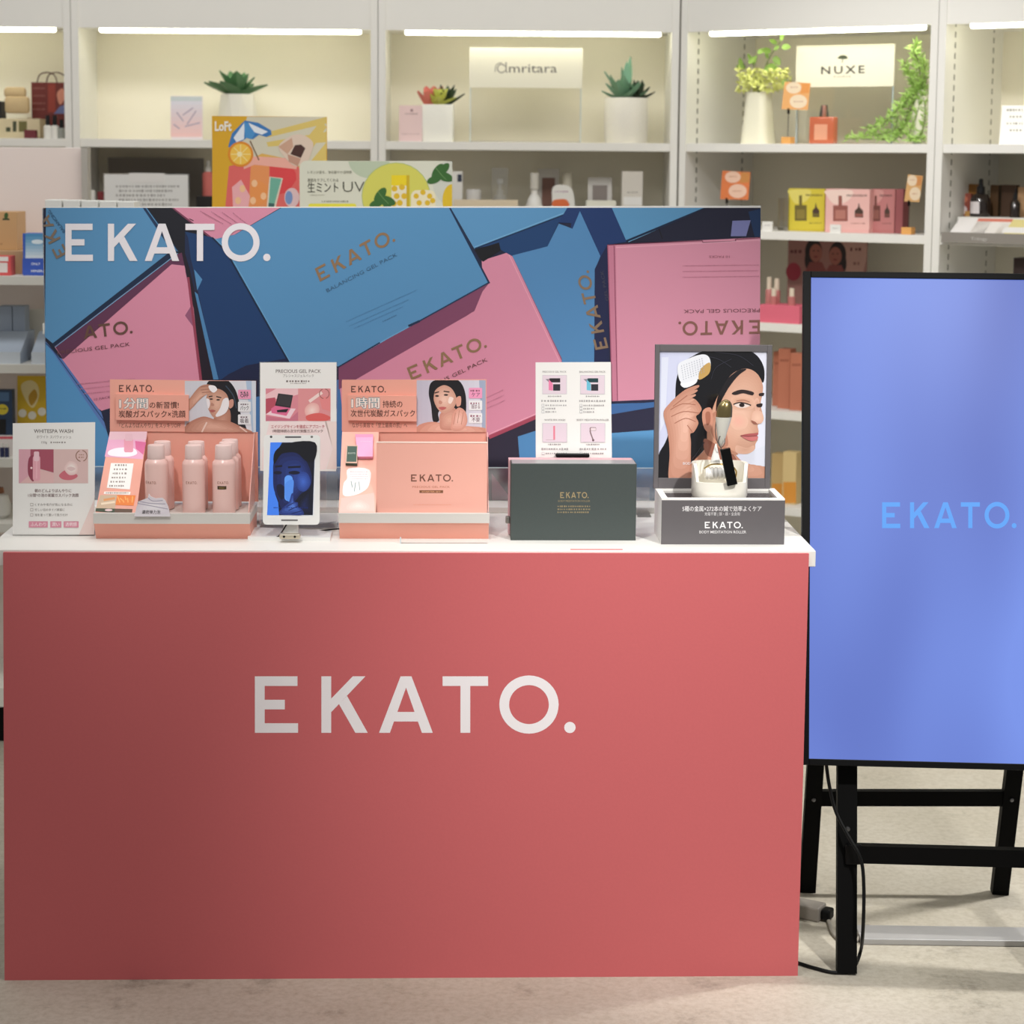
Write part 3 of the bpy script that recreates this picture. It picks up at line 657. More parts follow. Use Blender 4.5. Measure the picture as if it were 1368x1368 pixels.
# bottles
BOT = mat('pearl_pink_bottle', (238, 198, 190), .28, coat=.4, noise=.02, nscale=5); CAP = mat('milky_pink_cap', (232, 205, 200), .35)
def wrap_print(A, name, parent, cx, r, m=None):
    o = A.build(name, parent, m)
    for v in o.data.vertices: v.co.y = -math.sqrt(max(r*r-(v.co.x-cx)**2, 0))+v.co.y
    return o
pr = .0215
def bottle_bm(): return lathe([(0, 0), (pr-.002, 0), (pr, .002), (pr, .092), (pr-.0008, .097), (pr-.004, .101), (.0165, .103), (0, .103)], 30)
def cap_bm(): return lathe([(0, .1032), (.0162, .1032), (.0164, .1045), (.0156, .127), (.0146, .129), (.0135, .1292), (0, .1285)], 30)
cols = ((209, .030, 'front', 'left'), (217.5, .078, 'rear', 'left'), (259, .030, 'front', 'middle'), (262.5, .078, 'rear', 'middle'), (299, .030, 'front', 'right'), (304, .069, 'second', 'right'), (307.5, .108, 'rear', 'right'))
lab = {('front', 'left'): 'slim pink face wash bottle behind the foam cut-out, front left in the display', ('rear', 'left'): 'slim pink face wash bottle half hidden behind the front left bottle', ('front', 'middle'): 'slim pink face wash bottle front middle of the card display', ('rear', 'middle'): 'slim pink face wash bottle mostly hidden behind the front middle bottle',
       ('front', 'right'): 'slim pink face wash bottle with a small dark tag on its front', ('second', 'right'): 'slim pink face wash bottle second in the right hand file of the display', ('rear', 'right'): 'slim pink face wash bottle rearmost in the right hand file of the display'}
b0 = None
for x, dy, a_, c_ in cols:
    p = loc(M1, x, 640, dy); BM = M1 @ T(p.x, dy, zl1-.004)
    t = thing('face_wash_bottle', lab[(a_, c_)], 'bottle', BM, 'face wash bottles in the card display')
    if b0 is None: bo, co = mesh('body', bottle_bm(), BOT, t, smooth=True), mesh('cap', cap_bm(), CAP, t, smooth=True); b0 = (bo, co)
    else:
        for s_ in b0: o = s_.copy(); COL.objects.link(o); o.parent = t
    if a_ == 'front':
        A = Art(BM, 0); xl = x-8; A.zoom(0, 0, 1); off = {'left': -6, 'middle': -2, 'right': 0}[c_]
        A.ek(x-7+off, x+8+off, 641, 644.5, (170, 116, 100))
        if c_ == 'right': A.grad(x-7, 647, x+5, 651.5, (70, 52, 30), (78, 58, 34), 10, True); A.text('WASH', x-5, x+2, 650.2, 1.6, (190, 160, 90))
        wrap_print(A, 'lettering', t, 0, pr)
# foam cut-out in front
FM = M1 @ T(0, -.006, 0)
o, P = quad_board('foam_cutout', 'cut-out card of whipped white foam at the front of the bottle display', 'card', FM, [(120+x/5.948, 490+y/5.948) for x, y in ((352, 1190), (372, 1110), (395, 1068), (440, 1050), (462, 1042), (468, 1008), (482, 1030), (520, 1046), (575, 1042), (600, 1062), (622, 1110), (640, 1190))], .002, mat('foam_card', (226, 220, 226), .5))
A = Art(FM); A.zoom(120, 490, 5.948)
A.soft([(375, 1150), (400, 1080), (460, 1050), (560, 1052), (605, 1080), (625, 1160), (500, 1170)], (226, 218, 226), (240, 236, 240), 5)
for q_ in ([(378, 1085), (460, 1100), (620, 1130)], [(400, 1070), (480, 1085), (600, 1090)], [(462, 1040), (500, 1066), (580, 1062)]): A.line(q_, 7, (180, 172, 190), 5)
A.text('濃密弾力泡', 415, 560, 1166, 22, (60, 50, 52), .02); A.build('print', o)
# ------------------------------------------------ PRECIOUS GEL PACK sheet in a tall clear stand
M = CF @ T(0, .21, H); cx_ = loc(M, 398, 700).x
M = M @ T(cx_, 0, 0) @ RX(-3)
t, P = quad_board('product_sheet', 'tall clear stand with a white and pink product sheet behind the tablet', 'sign', M, ((347.5, 484.5), (449.5, 484), (449, 629.5), (347.5, 629)))
mesh('acrylic_panel', B(P[3].x-.002, P[2].x+.002, .003, .006, 0, P[0].z+.002), ACR, t); mesh('acrylic_foot', B(P[3].x-.002, P[2].x+.002, .003, .07, 0, .003, M=RX(3)), ACR, t)
A = Art(M); A.zoom(320, 470, 5.263)
A.poly([(540, 490), (612, 490), (655, 680), (610, 825), (682, 825), (682, 490)], (240, 222, 216)); A.poly([(600, 490), (655, 680), (605, 828), (160, 828), (160, 700), (210, 490)], (246, 228, 226)); A.poly([(145, 400), (682, 400), (682, 490), (145, 490)], (241, 239, 235))
A.text('PRECIOUS GEL PACK', 255, 572, 148, 24, (120, 108, 104), .006); A.text('プレシャスジェルパック', 305, 522, 177, 16, g2); A.marks(328, 498, 207, 14, (120, 110, 106)); A.marks(358, 468, 222, 7, (160, 150, 146))
A.clip = (184, 258, 640, 487)
A.rect(184, 258, 640, 487, (226, 150, 152)); A.rect(184, 258, 412, 487, (222, 140, 152)); A.poly([(184, 300), (260, 258), (412, 258), (412, 300), (300, 330), (184, 330)], (240, 196, 200)); A.poly([(184, 330), (250, 320), (260, 380), (184, 440)], (186, 80, 98)); A.poly([(184, 440), (260, 390), (395, 400), (352, 470)], (246, 214, 222))
A.poly([(184, 450), (350, 475), (412, 420), (412, 487), (184, 487)], (206, 120, 140)); A.poly([(222, 400), (255, 375), (360, 395), (330, 450), (225, 430)], (226, 110, 150)); A.poly([(262, 410), (345, 400), (330, 425), (265, 425)], (36, 34, 40))
A.poly([(272, 292), (376, 305), (358, 395), (250, 378)], (40, 38, 42), 0); A.poly([(280, 300), (370, 312), (354, 386), (260, 370)], (58, 54, 58))
A.soft([(460, 400), (500, 360), (550, 370), (560, 420), (520, 470), (470, 450)], (238, 182, 176), (250, 220, 212), 5); A.poly([(470, 450), (560, 430), (640, 460), (600, 487), (490, 487)], (222, 100, 96), 5); A.line([(490, 350), (580, 285)], 22, (246, 220, 214)); A.poly([(560, 320), (640, 310), (640, 420), (580, 400)], (232, 140, 140))
for a0 in (100, 280): A.line(ring(596, 295, 34, 34, 14, a0, a0+150), 6, (170, 100, 96))
A.clip = None
A.text('エイジングサインを徹底にアプローチ', 222, 598, 536, 19, (190, 92, 100), .012); A.text('1時間持続の次世代炭酸ガスパック', 232, 586, 566, 17, (112, 84, 84), .008)
A.marks(225, 560, 600, 16, g2); A.build('print', t)
# ------------------------------------------------ tablet on its stand
_p = loc(CF, 386, 712, .085); TM = CF @ T(_p.x, .085, H) @ RX(-11)
WPL = mat('white_gloss_plastic', (238, 237, 234), .3, coat=.3)
tb = thing('tablet', 'small white tablet playing a blue face video on a white stand', 'tablet', TM)
c = [loc(TM, x, y) for x, y in ((354.6, 581), (429, 581), (425.5, 701), (349, 699))]
x0, x1, z0, z1 = (c[0].x+c[3].x)/2, (c[1].x+c[2].x)/2, c[2].z, c[0].z
bm = bmesh.new(); rr_ = .007; pts = ring(x1-rr_, z1-rr_, rr_, rr_, 6, 0, 90)+ring(x0+rr_, z1-rr_, rr_, rr_, 6, 90, 180)+ring(x0+rr_, z0+rr_, rr_, rr_, 6, 180, 270)+ring(x1-rr_, z0+rr_, rr_, rr_, 6, 270, 360)
prism(bm, pts, 0, .009, 'Y'); mesh('case', bm, WPL, tb)
A = Art(TM); A.zoom(320, 470, 5.263)
A.rrect(320, 594, 434, 605, 5, (90, 90, 92)); A.build('speaker_slot', tb); A = Art(TM); A.zoom(320, 470, 5.263); A.rrect(292, 1178, 410, 1190, 5, (120, 118, 116)); A.build('speaker_slot', tb)
for x_, c_ in ((222, (70, 70, 72)), (508, (110, 108, 104))): A = Art(TM); A.zoom(320, 470, 5.263); A.ell(x_, 598, 9, 8, c_); A.build('sensor_dot', tb)
sq = [(217, 637), (531, 637), (515, 1148), (194, 1148)]
A = Art(TM, -.0004); A.zoom(320, 470, 5.263); A.poly(sq, (66, 128, 236))
A.poly([(300, 637), (531, 637), (515, 1148), (278, 1148), (272, 1060), (250, 1000), (236, 900), (240, 800), (252, 715)], (15, 18, 36))
A.soft([(380, 1148), (420, 1040), (500, 960), (515, 1148)], (15, 18, 36), (24, 34, 78), 4, smooth=0)
A.soft([(242, 770), (290, 720), (400, 710), (470, 770), (508, 880), (490, 960), (430, 1000), (380, 1060), (300, 1100), (268, 1030), (240, 960), (236, 860)], (24, 34, 84), (42, 66, 140), 6, ctr=(420, 880))
A.soft([(400, 860), (470, 850), (500, 920), (460, 980), (410, 960)], (42, 66, 140), (62, 98, 188), 5)
A.poly([(250, 700), (350, 640), (531, 637), (528, 760), (470, 770), (400, 712), (300, 715), (244, 790)], (10, 12, 22), 4)
A.line([(250, 808), (300, 802)], 14, (14, 18, 40), 3); A.line([(340, 812), (430, 808)], 14, (14, 18, 40)); A.ell(268, 850, 30, 12, (14, 18, 44)); A.ell(385, 850, 40, 13, (14, 18, 44))
A.poly([(262, 940), (300, 935), (330, 985), (300, 1040), (268, 1000)], (16, 20, 48), 5)
A.rrect(316, 868, 374, 1050, 28, (96, 156, 242)); A.poly([(320, 930), (378, 900), (376, 990), (372, 1060), (325, 1030)], (84, 142, 232), 4)
A.soft([(280, 1140), (300, 1100), (345, 1060), (365, 1000), (378, 1000), (382, 1050), (410, 1060), (414, 1090), (440, 1110), (448, 1146), (360, 1148)], (36, 54, 122), (78, 116, 200), 5)
for q_ in ([(330, 1090), (380, 1062)], [(345, 1115), (412, 1085)], [(365, 1138), (440, 1118)]): A.line(q_, 6, (24, 36, 90))
A.marks(240, 480, 1096, 9, (22, 40, 110)); A.build('screen', tb, print_mat('tablet_screen_ink', .25, 0, .72))
SM = CF @ T(_p.x, .075, H)
st = thing('tablet_stand', 'flat white stand base with a metal clip under the tablet', 'stand', SM)
c = [onz(x, y, H) for x, y in ((331, 722), (441, 723), (444, 713), (338, 709))]
lp = [SM.inverted() @ v for v in c]; prism_b = prism(bmesh.new(), [(v.x, v.y) for v in lp], 0, .007); mesh('base_plate', prism_b, WPL, st)
mesh('clip', B(-.017, .022, -.006, .01, .007, .017, bev=.003), mat('satin_champagne', (206, 196, 176), .3, .7), st)
for x in (-.008, .012): mesh('clip_screw', lathe([(0, 0), (.0022, 0), (.0022, .001), (0, .001)], 12, T(x, -.006, .012) @ RX(90)), BLK, st)
mesh('back_arm', B(-.012, .016, .024, .030, .007, .09, bev=.002, M=RX(-14)), WPL, st)
tag(mesh('tablet_cable', tube([SM @ Vector(v) for v in ((-.005, .03, .03), (-.02, .02, .008), (-.03, .05, .004), (.04, .09, .004), (.085, .075, .012), (.10, .12, .004))], .0015, 6, 6), MATS['black_cable'], smooth=True), 'thin black charging cable behind the white tablet', 'cable')
# ------------------------------------------------ display of gift boxes
M2 = IF(453, 722)
d2 = thing('box_display', 'salmon pink card display with a slanted leaflet side and gift box', 'display stand', M2)
xr2 = loc(M2, 653, 716).x; zf2 = loc(M2, 550, 698.5).z; zl2 = loc(M2, 550, 686).z; tray_base(d2, M2, 0, xr2, zf2, zl2, .15)
hd, P = quad_board(None, None, None, M2, ((457, 507.5), (650, 507), (650, 577.5), (457.5, 577)), .003, SAL, dh, d2, 'header_card')
bm = prism(bmesh.new(), [(P[3].x, zl2), (P[2].x, zl2), (P[2].x, P[2].z+.001), (P[3].x, P[3].z+.001)], dh+.002, dh+.005, 'Y'); mesh('back_card', bm, SAL, d2)
bm = prism(bmesh.new(), [(.02, zl2), (dh, zl2), (dh, P[2].z)], xr2-.0015, xr2, 'X'); mesh('side_card', bm, MATS['salmon_translucent_side'], d2)
A = Art(M2, dh); A.zoom(440, 490, 5.7)
A.rrect(95, 98, 1195, 498, 14, (240, 170, 152)); A.ek(166, 430, 146, 195, (92, 58, 52)); A.text('ながら美容で「至上最高の肌」へ', 174, 592, 460, 28, (120, 70, 60), .01)
A.clip = (665, 102, 1190, 498)
A.grad(665, 102, 1190, 498, (196, 190, 206), (222, 218, 230), 12, True); A.poly([(1140, 102), (1190, 102), (1190, 498), (1165, 498)], (166, 176, 200))
A.poly([(780, 115), (880, 92), (985, 105), (1035, 200), (1040, 350), (1010, 420), (940, 400), (880, 300), (830, 350), (835, 410), (790, 415), (775, 300), (757, 200)], (22, 20, 26), 6)
A.soft([(675, 450), (760, 420), (840, 425), (900, 440), (1000, 450), (1100, 455), (1190, 470), (1190, 520), (670, 520)], (214, 150, 130), (240, 190, 172), 5)
A.soft([(850, 350), (950, 310), (980, 400), (1000, 470), (860, 480), (840, 420)], (206, 146, 128), (226, 176, 156), 5)
A.soft([(795, 230), (810, 175), (870, 140), (930, 165), (965, 230), (960, 290), (920, 335), (865, 352), (825, 320), (800, 270)], (212, 160, 140), (240, 198, 180), 6)
A.poly([(965, 240), (1000, 225), (1000, 290), (970, 300)], (222, 162, 142), 5); A.line([(800, 200), (835, 190)], 9, (56, 40, 38)); A.line([(870, 186), (915, 192)], 9, (56, 40, 38)); A.ell(820, 222, 15, 7, (50, 36, 36)); A.ell(888, 214, 17, 7, (50, 36, 36))
A.poly([(838, 255), (860, 268), (850, 285), (832, 278)], (206, 146, 128), 5); A.poly([(832, 312), (862, 304), (892, 312), (860, 330)], (196, 100, 100), 5); A.poly([(915, 230), (945, 240), (925, 280), (905, 270)], (250, 226, 216), 5)
A.soft([(940, 360), (985, 310), (1035, 340), (1050, 420), (1010, 480), (930, 480), (930, 420)], (222, 160, 142), (244, 198, 182), 5)
for q_ in ([(960, 350), (945, 440)], [(990, 330), (975, 430)], [(1020, 345), (1005, 440)]): A.line(q_, 5, (196, 132, 114))
for (y0, y1, c, s_) in ((160, 240, (244, 160, 196), 'ケア'), (256, 330, (240, 238, 240), '固まる'), (352, 430, (240, 238, 240), '不要')):
    A.rrect(1062, y0, 1164, y1, 8, c); A.text(s_, 1084, 1146, y1-14, 26, (110, 60, 80), .02); A.marks(1074, 1150, y0+22, 16, (150, 90, 110))
A.clip = None; A.build('print', hd)
rc, _ = quad_board(None, None, None, M2, ((464.5, 528), (556.5, 529), (556.5, 563), (465, 561.5)), .006, SAL, dh-.007, d2, 'raised_caption')
A = Art(M2, dh-.007); A.zoom(440, 490, 5.7)
outlined(A, '1時間', 170, 380, 309, 62); A.text('持続の', 406, 556, 306, 40, (90, 54, 46), .012); A.text('次世代炭酸ガスパック', 162, 652, 376, 40, (90, 54, 46), .014); A.build('print', rc)
tl2 = math.degrees(math.atan2(dh-.012, P[3].z-zl2)); SF2 = slant_frame(M2, .006, zl2, tl2)
sc2, _ = quad_board(None, None, None, SF2, ((457, 577), (506, 577), (502, 685.5), (452.5, 685)), .002, mat('pale_salmon_card', (246, 186, 168), .55), 0, d2, 'slanted_card')
A = Art(SF2); A.zoom(440, 490, 5.7)
A.poly([(145, 775), (305, 785), (300, 905), (240, 960), (160, 985), (105, 975), (108, 890), (135, 850)], (250, 240, 240), 4)
for i in range(4): A.marks(160, 290, 800+i*18, 9, (216, 196, 200))
A.line([(165, 870), (175, 920)], 6, (130, 160, 160)); A.line([(200, 880), (190, 950)], 6, (130, 160, 160)); A.line([(225, 875), (232, 940)], 6, (150, 170, 170))
A.poly([(90, 1000), (340, 960), (345, 1105), (75, 1108)], (248, 196, 186)); A.soft([(120, 1050), (220, 1000), (320, 1050), (300, 1100), (130, 1100)], (248, 196, 186), (252, 220, 212), 5); A.build('print', sc2)
for nm, cs, cc, tx in (('pink_sachet', ((474.5, 580), (498.5, 580), (498, 610), (478, 610)), (250, 168, 208), None), ('green_sachet', ((463, 594.5), (478, 595), (477, 619), (461.5, 618.5)), (58, 84, 72), 1)):
    o, _ = quad_board(None, None, None, SF2, cs, .008, mat(nm+'_card', cc, .4), -.009, d2, nm)
    A = Art(SF2, -.009)
    if tx: A.poly([(463, 594.5), (478, 595), (477, 619), (461.5, 618.5)], (214, 176, 156)); A.poly([(464.2, 596), (477, 596.3), (476, 617), (462.8, 617)], (52, 82, 70)); A.ek(465, 475, 604.5, 606.5, (190, 200, 190))
    else: A.poly([(474.5, 580), (498.5, 580), (498.3, 584), (475, 584)], (242, 150, 190)); A.marks(482, 496, 590, 1, (255, 200, 224))
    A.build('print', o)
GM = M2 @ T(0, .022, zl2-.003) @ RX(-9)
gb = thing('gift_box', 'salmon pink gift box with brown lettering leaning in the card display', 'gift box', GM)
c = [loc(GM, x, y) for x, y in ((503, 591), (651.5, 590), (651.5, 685.5), (503, 685.5))]
gx0, gx1, gz1 = c[0].x, min(c[1].x, xr2-.003), c[0].z
mesh('carton', B(gx0, gx1, 0, .035, 0, gz1, bev=.0008), SALB, gb)
mesh('lid_edge', B(gx0-.0005, gx1+.0003, -.0006, .0356, gz1-.001, gz1+.002), mat('pale_lid_edge', (252, 224, 210), .5), gb)
A = Art(GM); A.zoom(440, 490, 5.7); A.ek(622, 942, 820, 873, (116, 70, 54)); A.text('PRECIOUS GEL PACK', 632, 918, 922, 15, (190, 116, 92)); A.rect(686, 940, 866, 961, (128, 82, 52)); A.text('STARTER SET', 704, 848, 957, 11, (220, 160, 120), .02); A.marks(640, 930, 1050, 4, (232, 146, 118)); A.build('lettering', gb)
# ------------------------------------------------ dark box and the sheet clipped behind it
KM = IF(766, 722)
kb = thing('roller_box', 'dark grey green box with small gold lettering', 'box', KM)
c = [loc(KM, x, y) for x, y in ((682, 619.5), (850.5, 620.5), (849.5, 722), (683, 722))]
kx0, kx1, kz = (c[0].x+c[3].x)/2, (c[1].x+c[2].x)/2, c[0].z
DKG = mat('dark_green_grey_board', (66, 74, 72), .6, noise=.06, nscale=160, bump=.05)
mesh('carton', B(kx0, kx1, 0, .05, 0, kz, bev=.0008), DKG, kb)
mesh('pink_inner_tray', B(kx0-.003, kx1-.004, .05, .075, .002, kz+.001, bev=.0006), mat('dusty_pink_board', (214, 170, 176), .6), kb)
mesh('lid_top', B(kx0+.002, kx1-.002, .002, .073, kz-.0005, kz+.0006), mat('grey_lid_top', (150, 152, 152), .35), kb)
A = Art(KM); A.zoom(660, 470, 5.067)
A.ek(448, 640, 950, 990, (158, 140, 104)); A.text('BODY MEDITATION ROLLER', 434, 650, 1016, 13, (146, 130, 98)); 
for i in range(3): A.marks(430, 650, 1046+i*20, 11, (146, 130, 98), seed=i)
A.build('lettering', kb)
mesh('side_clasp', B(kx0-.009, kx0-.001, .02, .03, .028, .042, bev=.002), mat('dull_metal', (150, 146, 140), .4, .6), kb)
LM = KM @ T(0, .085, 0)
t, P = quad_board('price_list', 'white leaflet with four product pictures above the dark box', 'leaflet', LM, ((715.5, 484.2), (816, 483.8), (817.5, 618), (715.8, 618)))
mesh('acrylic_back', B(P[3].x+.002, P[2].x-.002, .0025, .0045, 0, P[0].z-.002), ACR, t)
A = Art(LM); A.zoom(660, 470, 5.067)
for (cx_, cy_, nm, kd, x0, x1) in ((410, 135, 'PRECIOUS GEL PACK', 0, 328, 490), (667, 135, 'BALANCING GEL PACK', 1, 578, 755), (411, 460, 'WHITE SPA WASH', 2, 340, 482), (669, 460, 'BODY MEDITATION ROLLER', 3, 560, 777)):
    A.text(nm, x0, x1, cy_+6, 12, (140, 134, 134)); A.rect(cx_-83, cy_+22, cx_+83, cy_+152, (206, 200, 206)); A.rect(cx_-80, cy_+25, cx_+80, cy_+149, (228, 210, 220))
    if kd < 2:
        c1, c2 = (((40, 32, 38), (236, 130, 170)), ((24, 62, 66), (110, 190, 214)))[kd]
        A.poly([(cx_-62, cy_+50), (cx_-32, cy_+48), (cx_-28, cy_+80)], (140, 130, 140)); A.rect(cx_-34, cy_+44, cx_+38, cy_+72, c1); A.poly([(cx_-40, cy_+52), (cx_-12, cy_+80), (cx_-12, cy_+128), (cx_-40, cy_+124)], c2); A.rect(cx_-10, cy_+84, cx_+38, cy_+128, (44, 44, 52))
    elif kd == 2: A.rrect(cx_-10, cy_+40, cx_+2, cy_+138, 5, (232, 130, 150)); A.rect(cx_-60, cy_+134, cx_, cy_+138, (200, 180, 186))
    else: A.rrect(cx_-22, cy_+50, cx_+22, cy_+74, 8, (140, 110, 112)); A.rrect(cx_-15, cy_+54, cx_+20, cy_+72, 6, (232, 216, 220)); A.line([(cx_-20, cy_+72), (cx_-12, cy_+100), (cx_+2, cy_+136)], 8, (130, 104, 108), 4); A.ell(cx_+2, cy_+138, 8, 8, (110, 86, 92))
    A.marks(cx_-45, cx_+45, cy_+166, 9, (150, 146, 146)); A.marks(cx_-90, cx_+90, cy_+197, 14, (172, 168, 168), gap=.5)
    for i in range(3):
        if cy_+228+i*22 > 700: continue
        A.rect(cx_-88, cy_+218+i*22, cx_-70, cy_+236+i*22, (190, 190, 190)); A.rect(cx_-85, cy_+221+i*22, cx_-73, cy_+233+i*22, (240, 238, 236)); A.marks(cx_-62, cx_+(80 if i == 0 else 10), cy_+227+i*22, 11, (170, 166, 166))
A.build('print', t)
mesh('clip', B(loc(LM, 742, 615).x, loc(LM, 787, 615).x, -.012, .006, kz+.0015, kz+.008, bev=.002), BLK, t)
# ------------------------------------------------ roller display
RMx = IF(883, 727); RM = RMx
rd = thing('roller_display', 'grey and white display plinth with a framed portrait behind it', 'display stand', RM)
c = [loc(RM, x, y) for x, y in ((881.5, 666), (1047, 667.5), (1049, 727.5), (883, 727))]
rx1, rz = (c[1].x+c[2].x)/2, c[0].z; rdp = .125
GRY = mat('warm_dark_grey_board', (98, 94, 96), .5, noise=.03, nscale=80)
mesh('plinth', B(0, rx1, 0, rdp, 0, rz-.006, bev=.0006), PAPER, rd)
mesh('front_face', B(.0, rx1, -.002, 0, 0, rz-.003), GRY, rd)
bm = bmesh.new()
for r in ((0, rx1, 0, .012), (0, rx1, rdp-.01, rdp), (0, .012, .012, rdp-.01), (rx1-.012, rx1, .012, rdp-.01)): box(bm, r[0], r[1], r[2], r[3], rz-.006, rz)
mesh('white_rim', bm, PAPER, rd)
mesh('mirror_plate', B(.012, rx1-.012, .012, rdp-.01, rz-.006, rz-.004), mat('dark_gloss_plate', (70, 60, 58), .12, coat=1), rd)
A = Art(RM, -.002); A.zoom(850, 450, 4.412)
A.text('5種の金属×272本の鍼で効率よくケア', 272, 738, 1026, 24, (236, 234, 234), .014); A.text('充電不要 | 頭・顔・全身用', 403, 610, 1052, 15, (220, 218, 218)); A.ek(404, 628, 1090, 1128, (242, 240, 240)); A.text('BODY MEDITATION ROLLER', 372, 648, 1158, 16, (226, 224, 224), .006); A.build('lettering', rd)
PM = RM @ T(0, rdp-.008, rz) @ RX(-2)
c = [loc(PM, x, y) for x, y in ((876, 460.3), (1032.5, 461.5), (1028, 647), (872.8, 646))]
px0, px1, pz1 = (c[0].x+c[3].x)/2, (c[1].x+c[2].x)/2, c[0].z
fb = thing('framed_portrait', 'grey framed portrait of a dark haired woman using a roller', 'picture', PM)
mesh('backing', B(px0, px1, .004, .010, 0, pz1), GRY, fb)
e = [loc(PM, 850+x/4.412, 450+y/4.412) for x, y in ((143, 85), (775, 95), (757, 838), (127, 832))]
ix0, ix1, iz0, iz1 = (e[0].x+e[3].x)/2, (e[1].x+e[2].x)/2, e[3].z, e[0].z
bm = bmesh.new()
for r in ((px0, ix0, 0, pz1), (ix1, px1, 0, pz1), (ix0, ix1, 0, iz0), (ix0, ix1, iz1, pz1)): box(bm, r[0], r[1], 0, .004, r[2], r[3], bev=.0006)
mesh('frame', bm, GRY, fb)
A = Art(PM, .004); A.zoom(850, 450, 4.412); A.clip = (122, 80, 780, 842)
A.grad(122, 80, 780, 842, (206, 210, 236), (228, 230, 244), 10, True)
A.poly([(640, 690), (760, 640), (780, 842), (560, 842)], (222, 226, 240)); A.poly([(150, 120), (190, 120), (170, 500), (140, 560)], (222, 226, 242))
HAIR = (16, 16, 22)
A.poly([(330, 115), (420, 78), (600, 68), (700, 100), (752, 180), (748, 270), (700, 220), (620, 200), (560, 240), (520, 320), (470, 420), (450, 560), (420, 640), (330, 740), (230, 842), (110, 850), (130, 700), (180, 600), (225, 420), (235, 260), (270, 160)], HAIR, 5)
A.soft([(430, 540), (560, 660), (590, 700), (640, 745), (700, 760), (790, 775), (790, 860), (240, 860), (330, 740), (410, 650)], (196, 142, 118), (222, 172, 150), 6)
A.poly([(400, 600), (480, 640), (560, 680), (590, 740), (480, 720), (410, 690)], (150, 96, 80), 5)
A.soft([(545, 240), (600, 198), (660, 188), (715, 220), (746, 285), (741, 350), (733, 400), (749, 478), (738, 508), (716, 520), (721, 560), (709, 586), (716, 606), (702, 632), (697, 664), (655, 690), (590, 684), (530, 655), (470, 620), (436, 560), (440, 460), (480, 350)], (206, 156, 132), (234, 190, 168), 14, ctr=(610, 450))
A.poly([(545, 240), (600, 198), (650, 190), (600, 230), (545, 300), (500, 380), (470, 440), (478, 360), (510, 290)], (30, 26, 30), 5)
A.soft([(440, 470), (480, 440), (520, 520), (540, 640), (480, 620), (440, 560)], (184, 128, 106), (212, 160, 138), 5)
A.poly([(396, 430), (440, 420), (452, 500), (430, 560), (402, 540), (388, 480)], (206, 146, 124), 6); A.poly([(408, 450), (434, 445), (436, 500), (415, 520)], (170, 108, 88), 6)
A.soft([(590, 640), (650, 655), (692, 640), (694, 668), (650, 690), (590, 682)], (226, 180, 157), (216, 168, 144), 6)
A.soft([(560, 460), (620, 450), (660, 490), (640, 540), (580, 545), (550, 500)], (232, 187, 164), (236, 178, 160), 6)
A.soft([(560, 360), (620, 350), (690, 365), (690, 420), (620, 432), (565, 415)], (226, 180, 156), (206, 154, 130), 6)
A.soft([(696, 380), (716, 360), (728, 400), (722, 440), (704, 440)], (228, 182, 160), (210, 158, 136), 5)
A.soft([(470, 620), (540, 655), (600, 690), (560, 690), (480, 650)], (190, 136, 112), (176, 122, 98), 4)
A.poly([(562, 332), (600, 314), (640, 312), (690, 326), (684, 344), (630, 332), (585, 342)], (46, 34, 34), 4); A.poly([(724, 334), (752, 330), (750, 346), (726, 348)], (46, 34, 34), 4)
A.poly([(576, 398), (610, 386), (650, 394), (672, 404), (640, 418), (600, 416)], (232, 214, 206), 5); A.ell(622, 402, 16, 12, (40, 28, 28)); A.line([(572, 398), (608, 387), (650, 394), (676, 404)], 7, (34, 26, 28), 5); A.line([(590, 378), (630, 372), (668, 384)], 4, (160, 108, 90), 4)
A.poly([(708, 398), (742, 392), (738, 412), (714, 414)], (44, 32, 32), 4)
A.soft([(690, 440), (736, 440), (750, 482), (734, 510), (700, 508), (676, 496)], (228, 182, 160), (238, 196, 174), 7); A.poly([(676, 492), (700, 500), (712, 514), (690, 512)], (156, 100, 84), 4)
A.poly([(614, 582), (650, 572), (690, 568), (718, 566), (710, 582), (660, 588)], (176, 92, 92), 4); A.poly([(618, 583), (662, 588), (712, 583), (714, 602), (684, 614), (646, 604)], (206, 120, 118), 4); A.line([(614, 583), (660, 587), (712, 583)], 4, (120, 60, 62))
for q_ in ([(380, 110), (480, 130), (560, 180)], [(460, 90), (600, 110), (690, 170)], [(300, 300), (260, 420), (220, 560)], [(440, 250), (470, 180), (560, 130)], [(400, 620), (330, 720), (240, 820)]): A.line(q_, 5, (40, 40, 50), 6)
A.soft([(160, 450), (196, 392), (250, 340), (300, 305), (362, 284), (366, 298), (310, 330), (300, 350), (350, 370), (384, 420), (372, 450), (352, 470), (366, 510), (340, 560), (318, 574), (322, 640), (305, 860), (196, 860), (196, 680), (184, 560)], (196, 140, 118), (232, 184, 164), 7)
for q_ in ([(200, 430), (270, 395), (350, 400)], [(205, 470), (280, 440), (372, 450)], [(225, 510), (290, 480), (350, 500)], [(300, 520), (330, 560)], [(215, 410), (300, 345)]): A.line(q_, 5, (170, 110, 90), 4)
A.poly([(262, 270), (346, 236), (358, 262), (330, 286), (282, 300)], (240, 240, 244), 3)
A.poly([(246, 165), (290, 135), (370, 106), (415, 108), (436, 140), (434, 196), (400, 235), (330, 258), (272, 272), (248, 235)], (232, 234, 240), 4)
A.poly([(378, 190), (430, 150), (437, 190), (420, 225), (368, 252)], (196, 158, 92), 3)
for i in range(9):
    for j in range(7): A.ell(266+i*15+j*2, 172-i*5.5+j*13, 2.6, 3.4, (160, 164, 178), n=6)
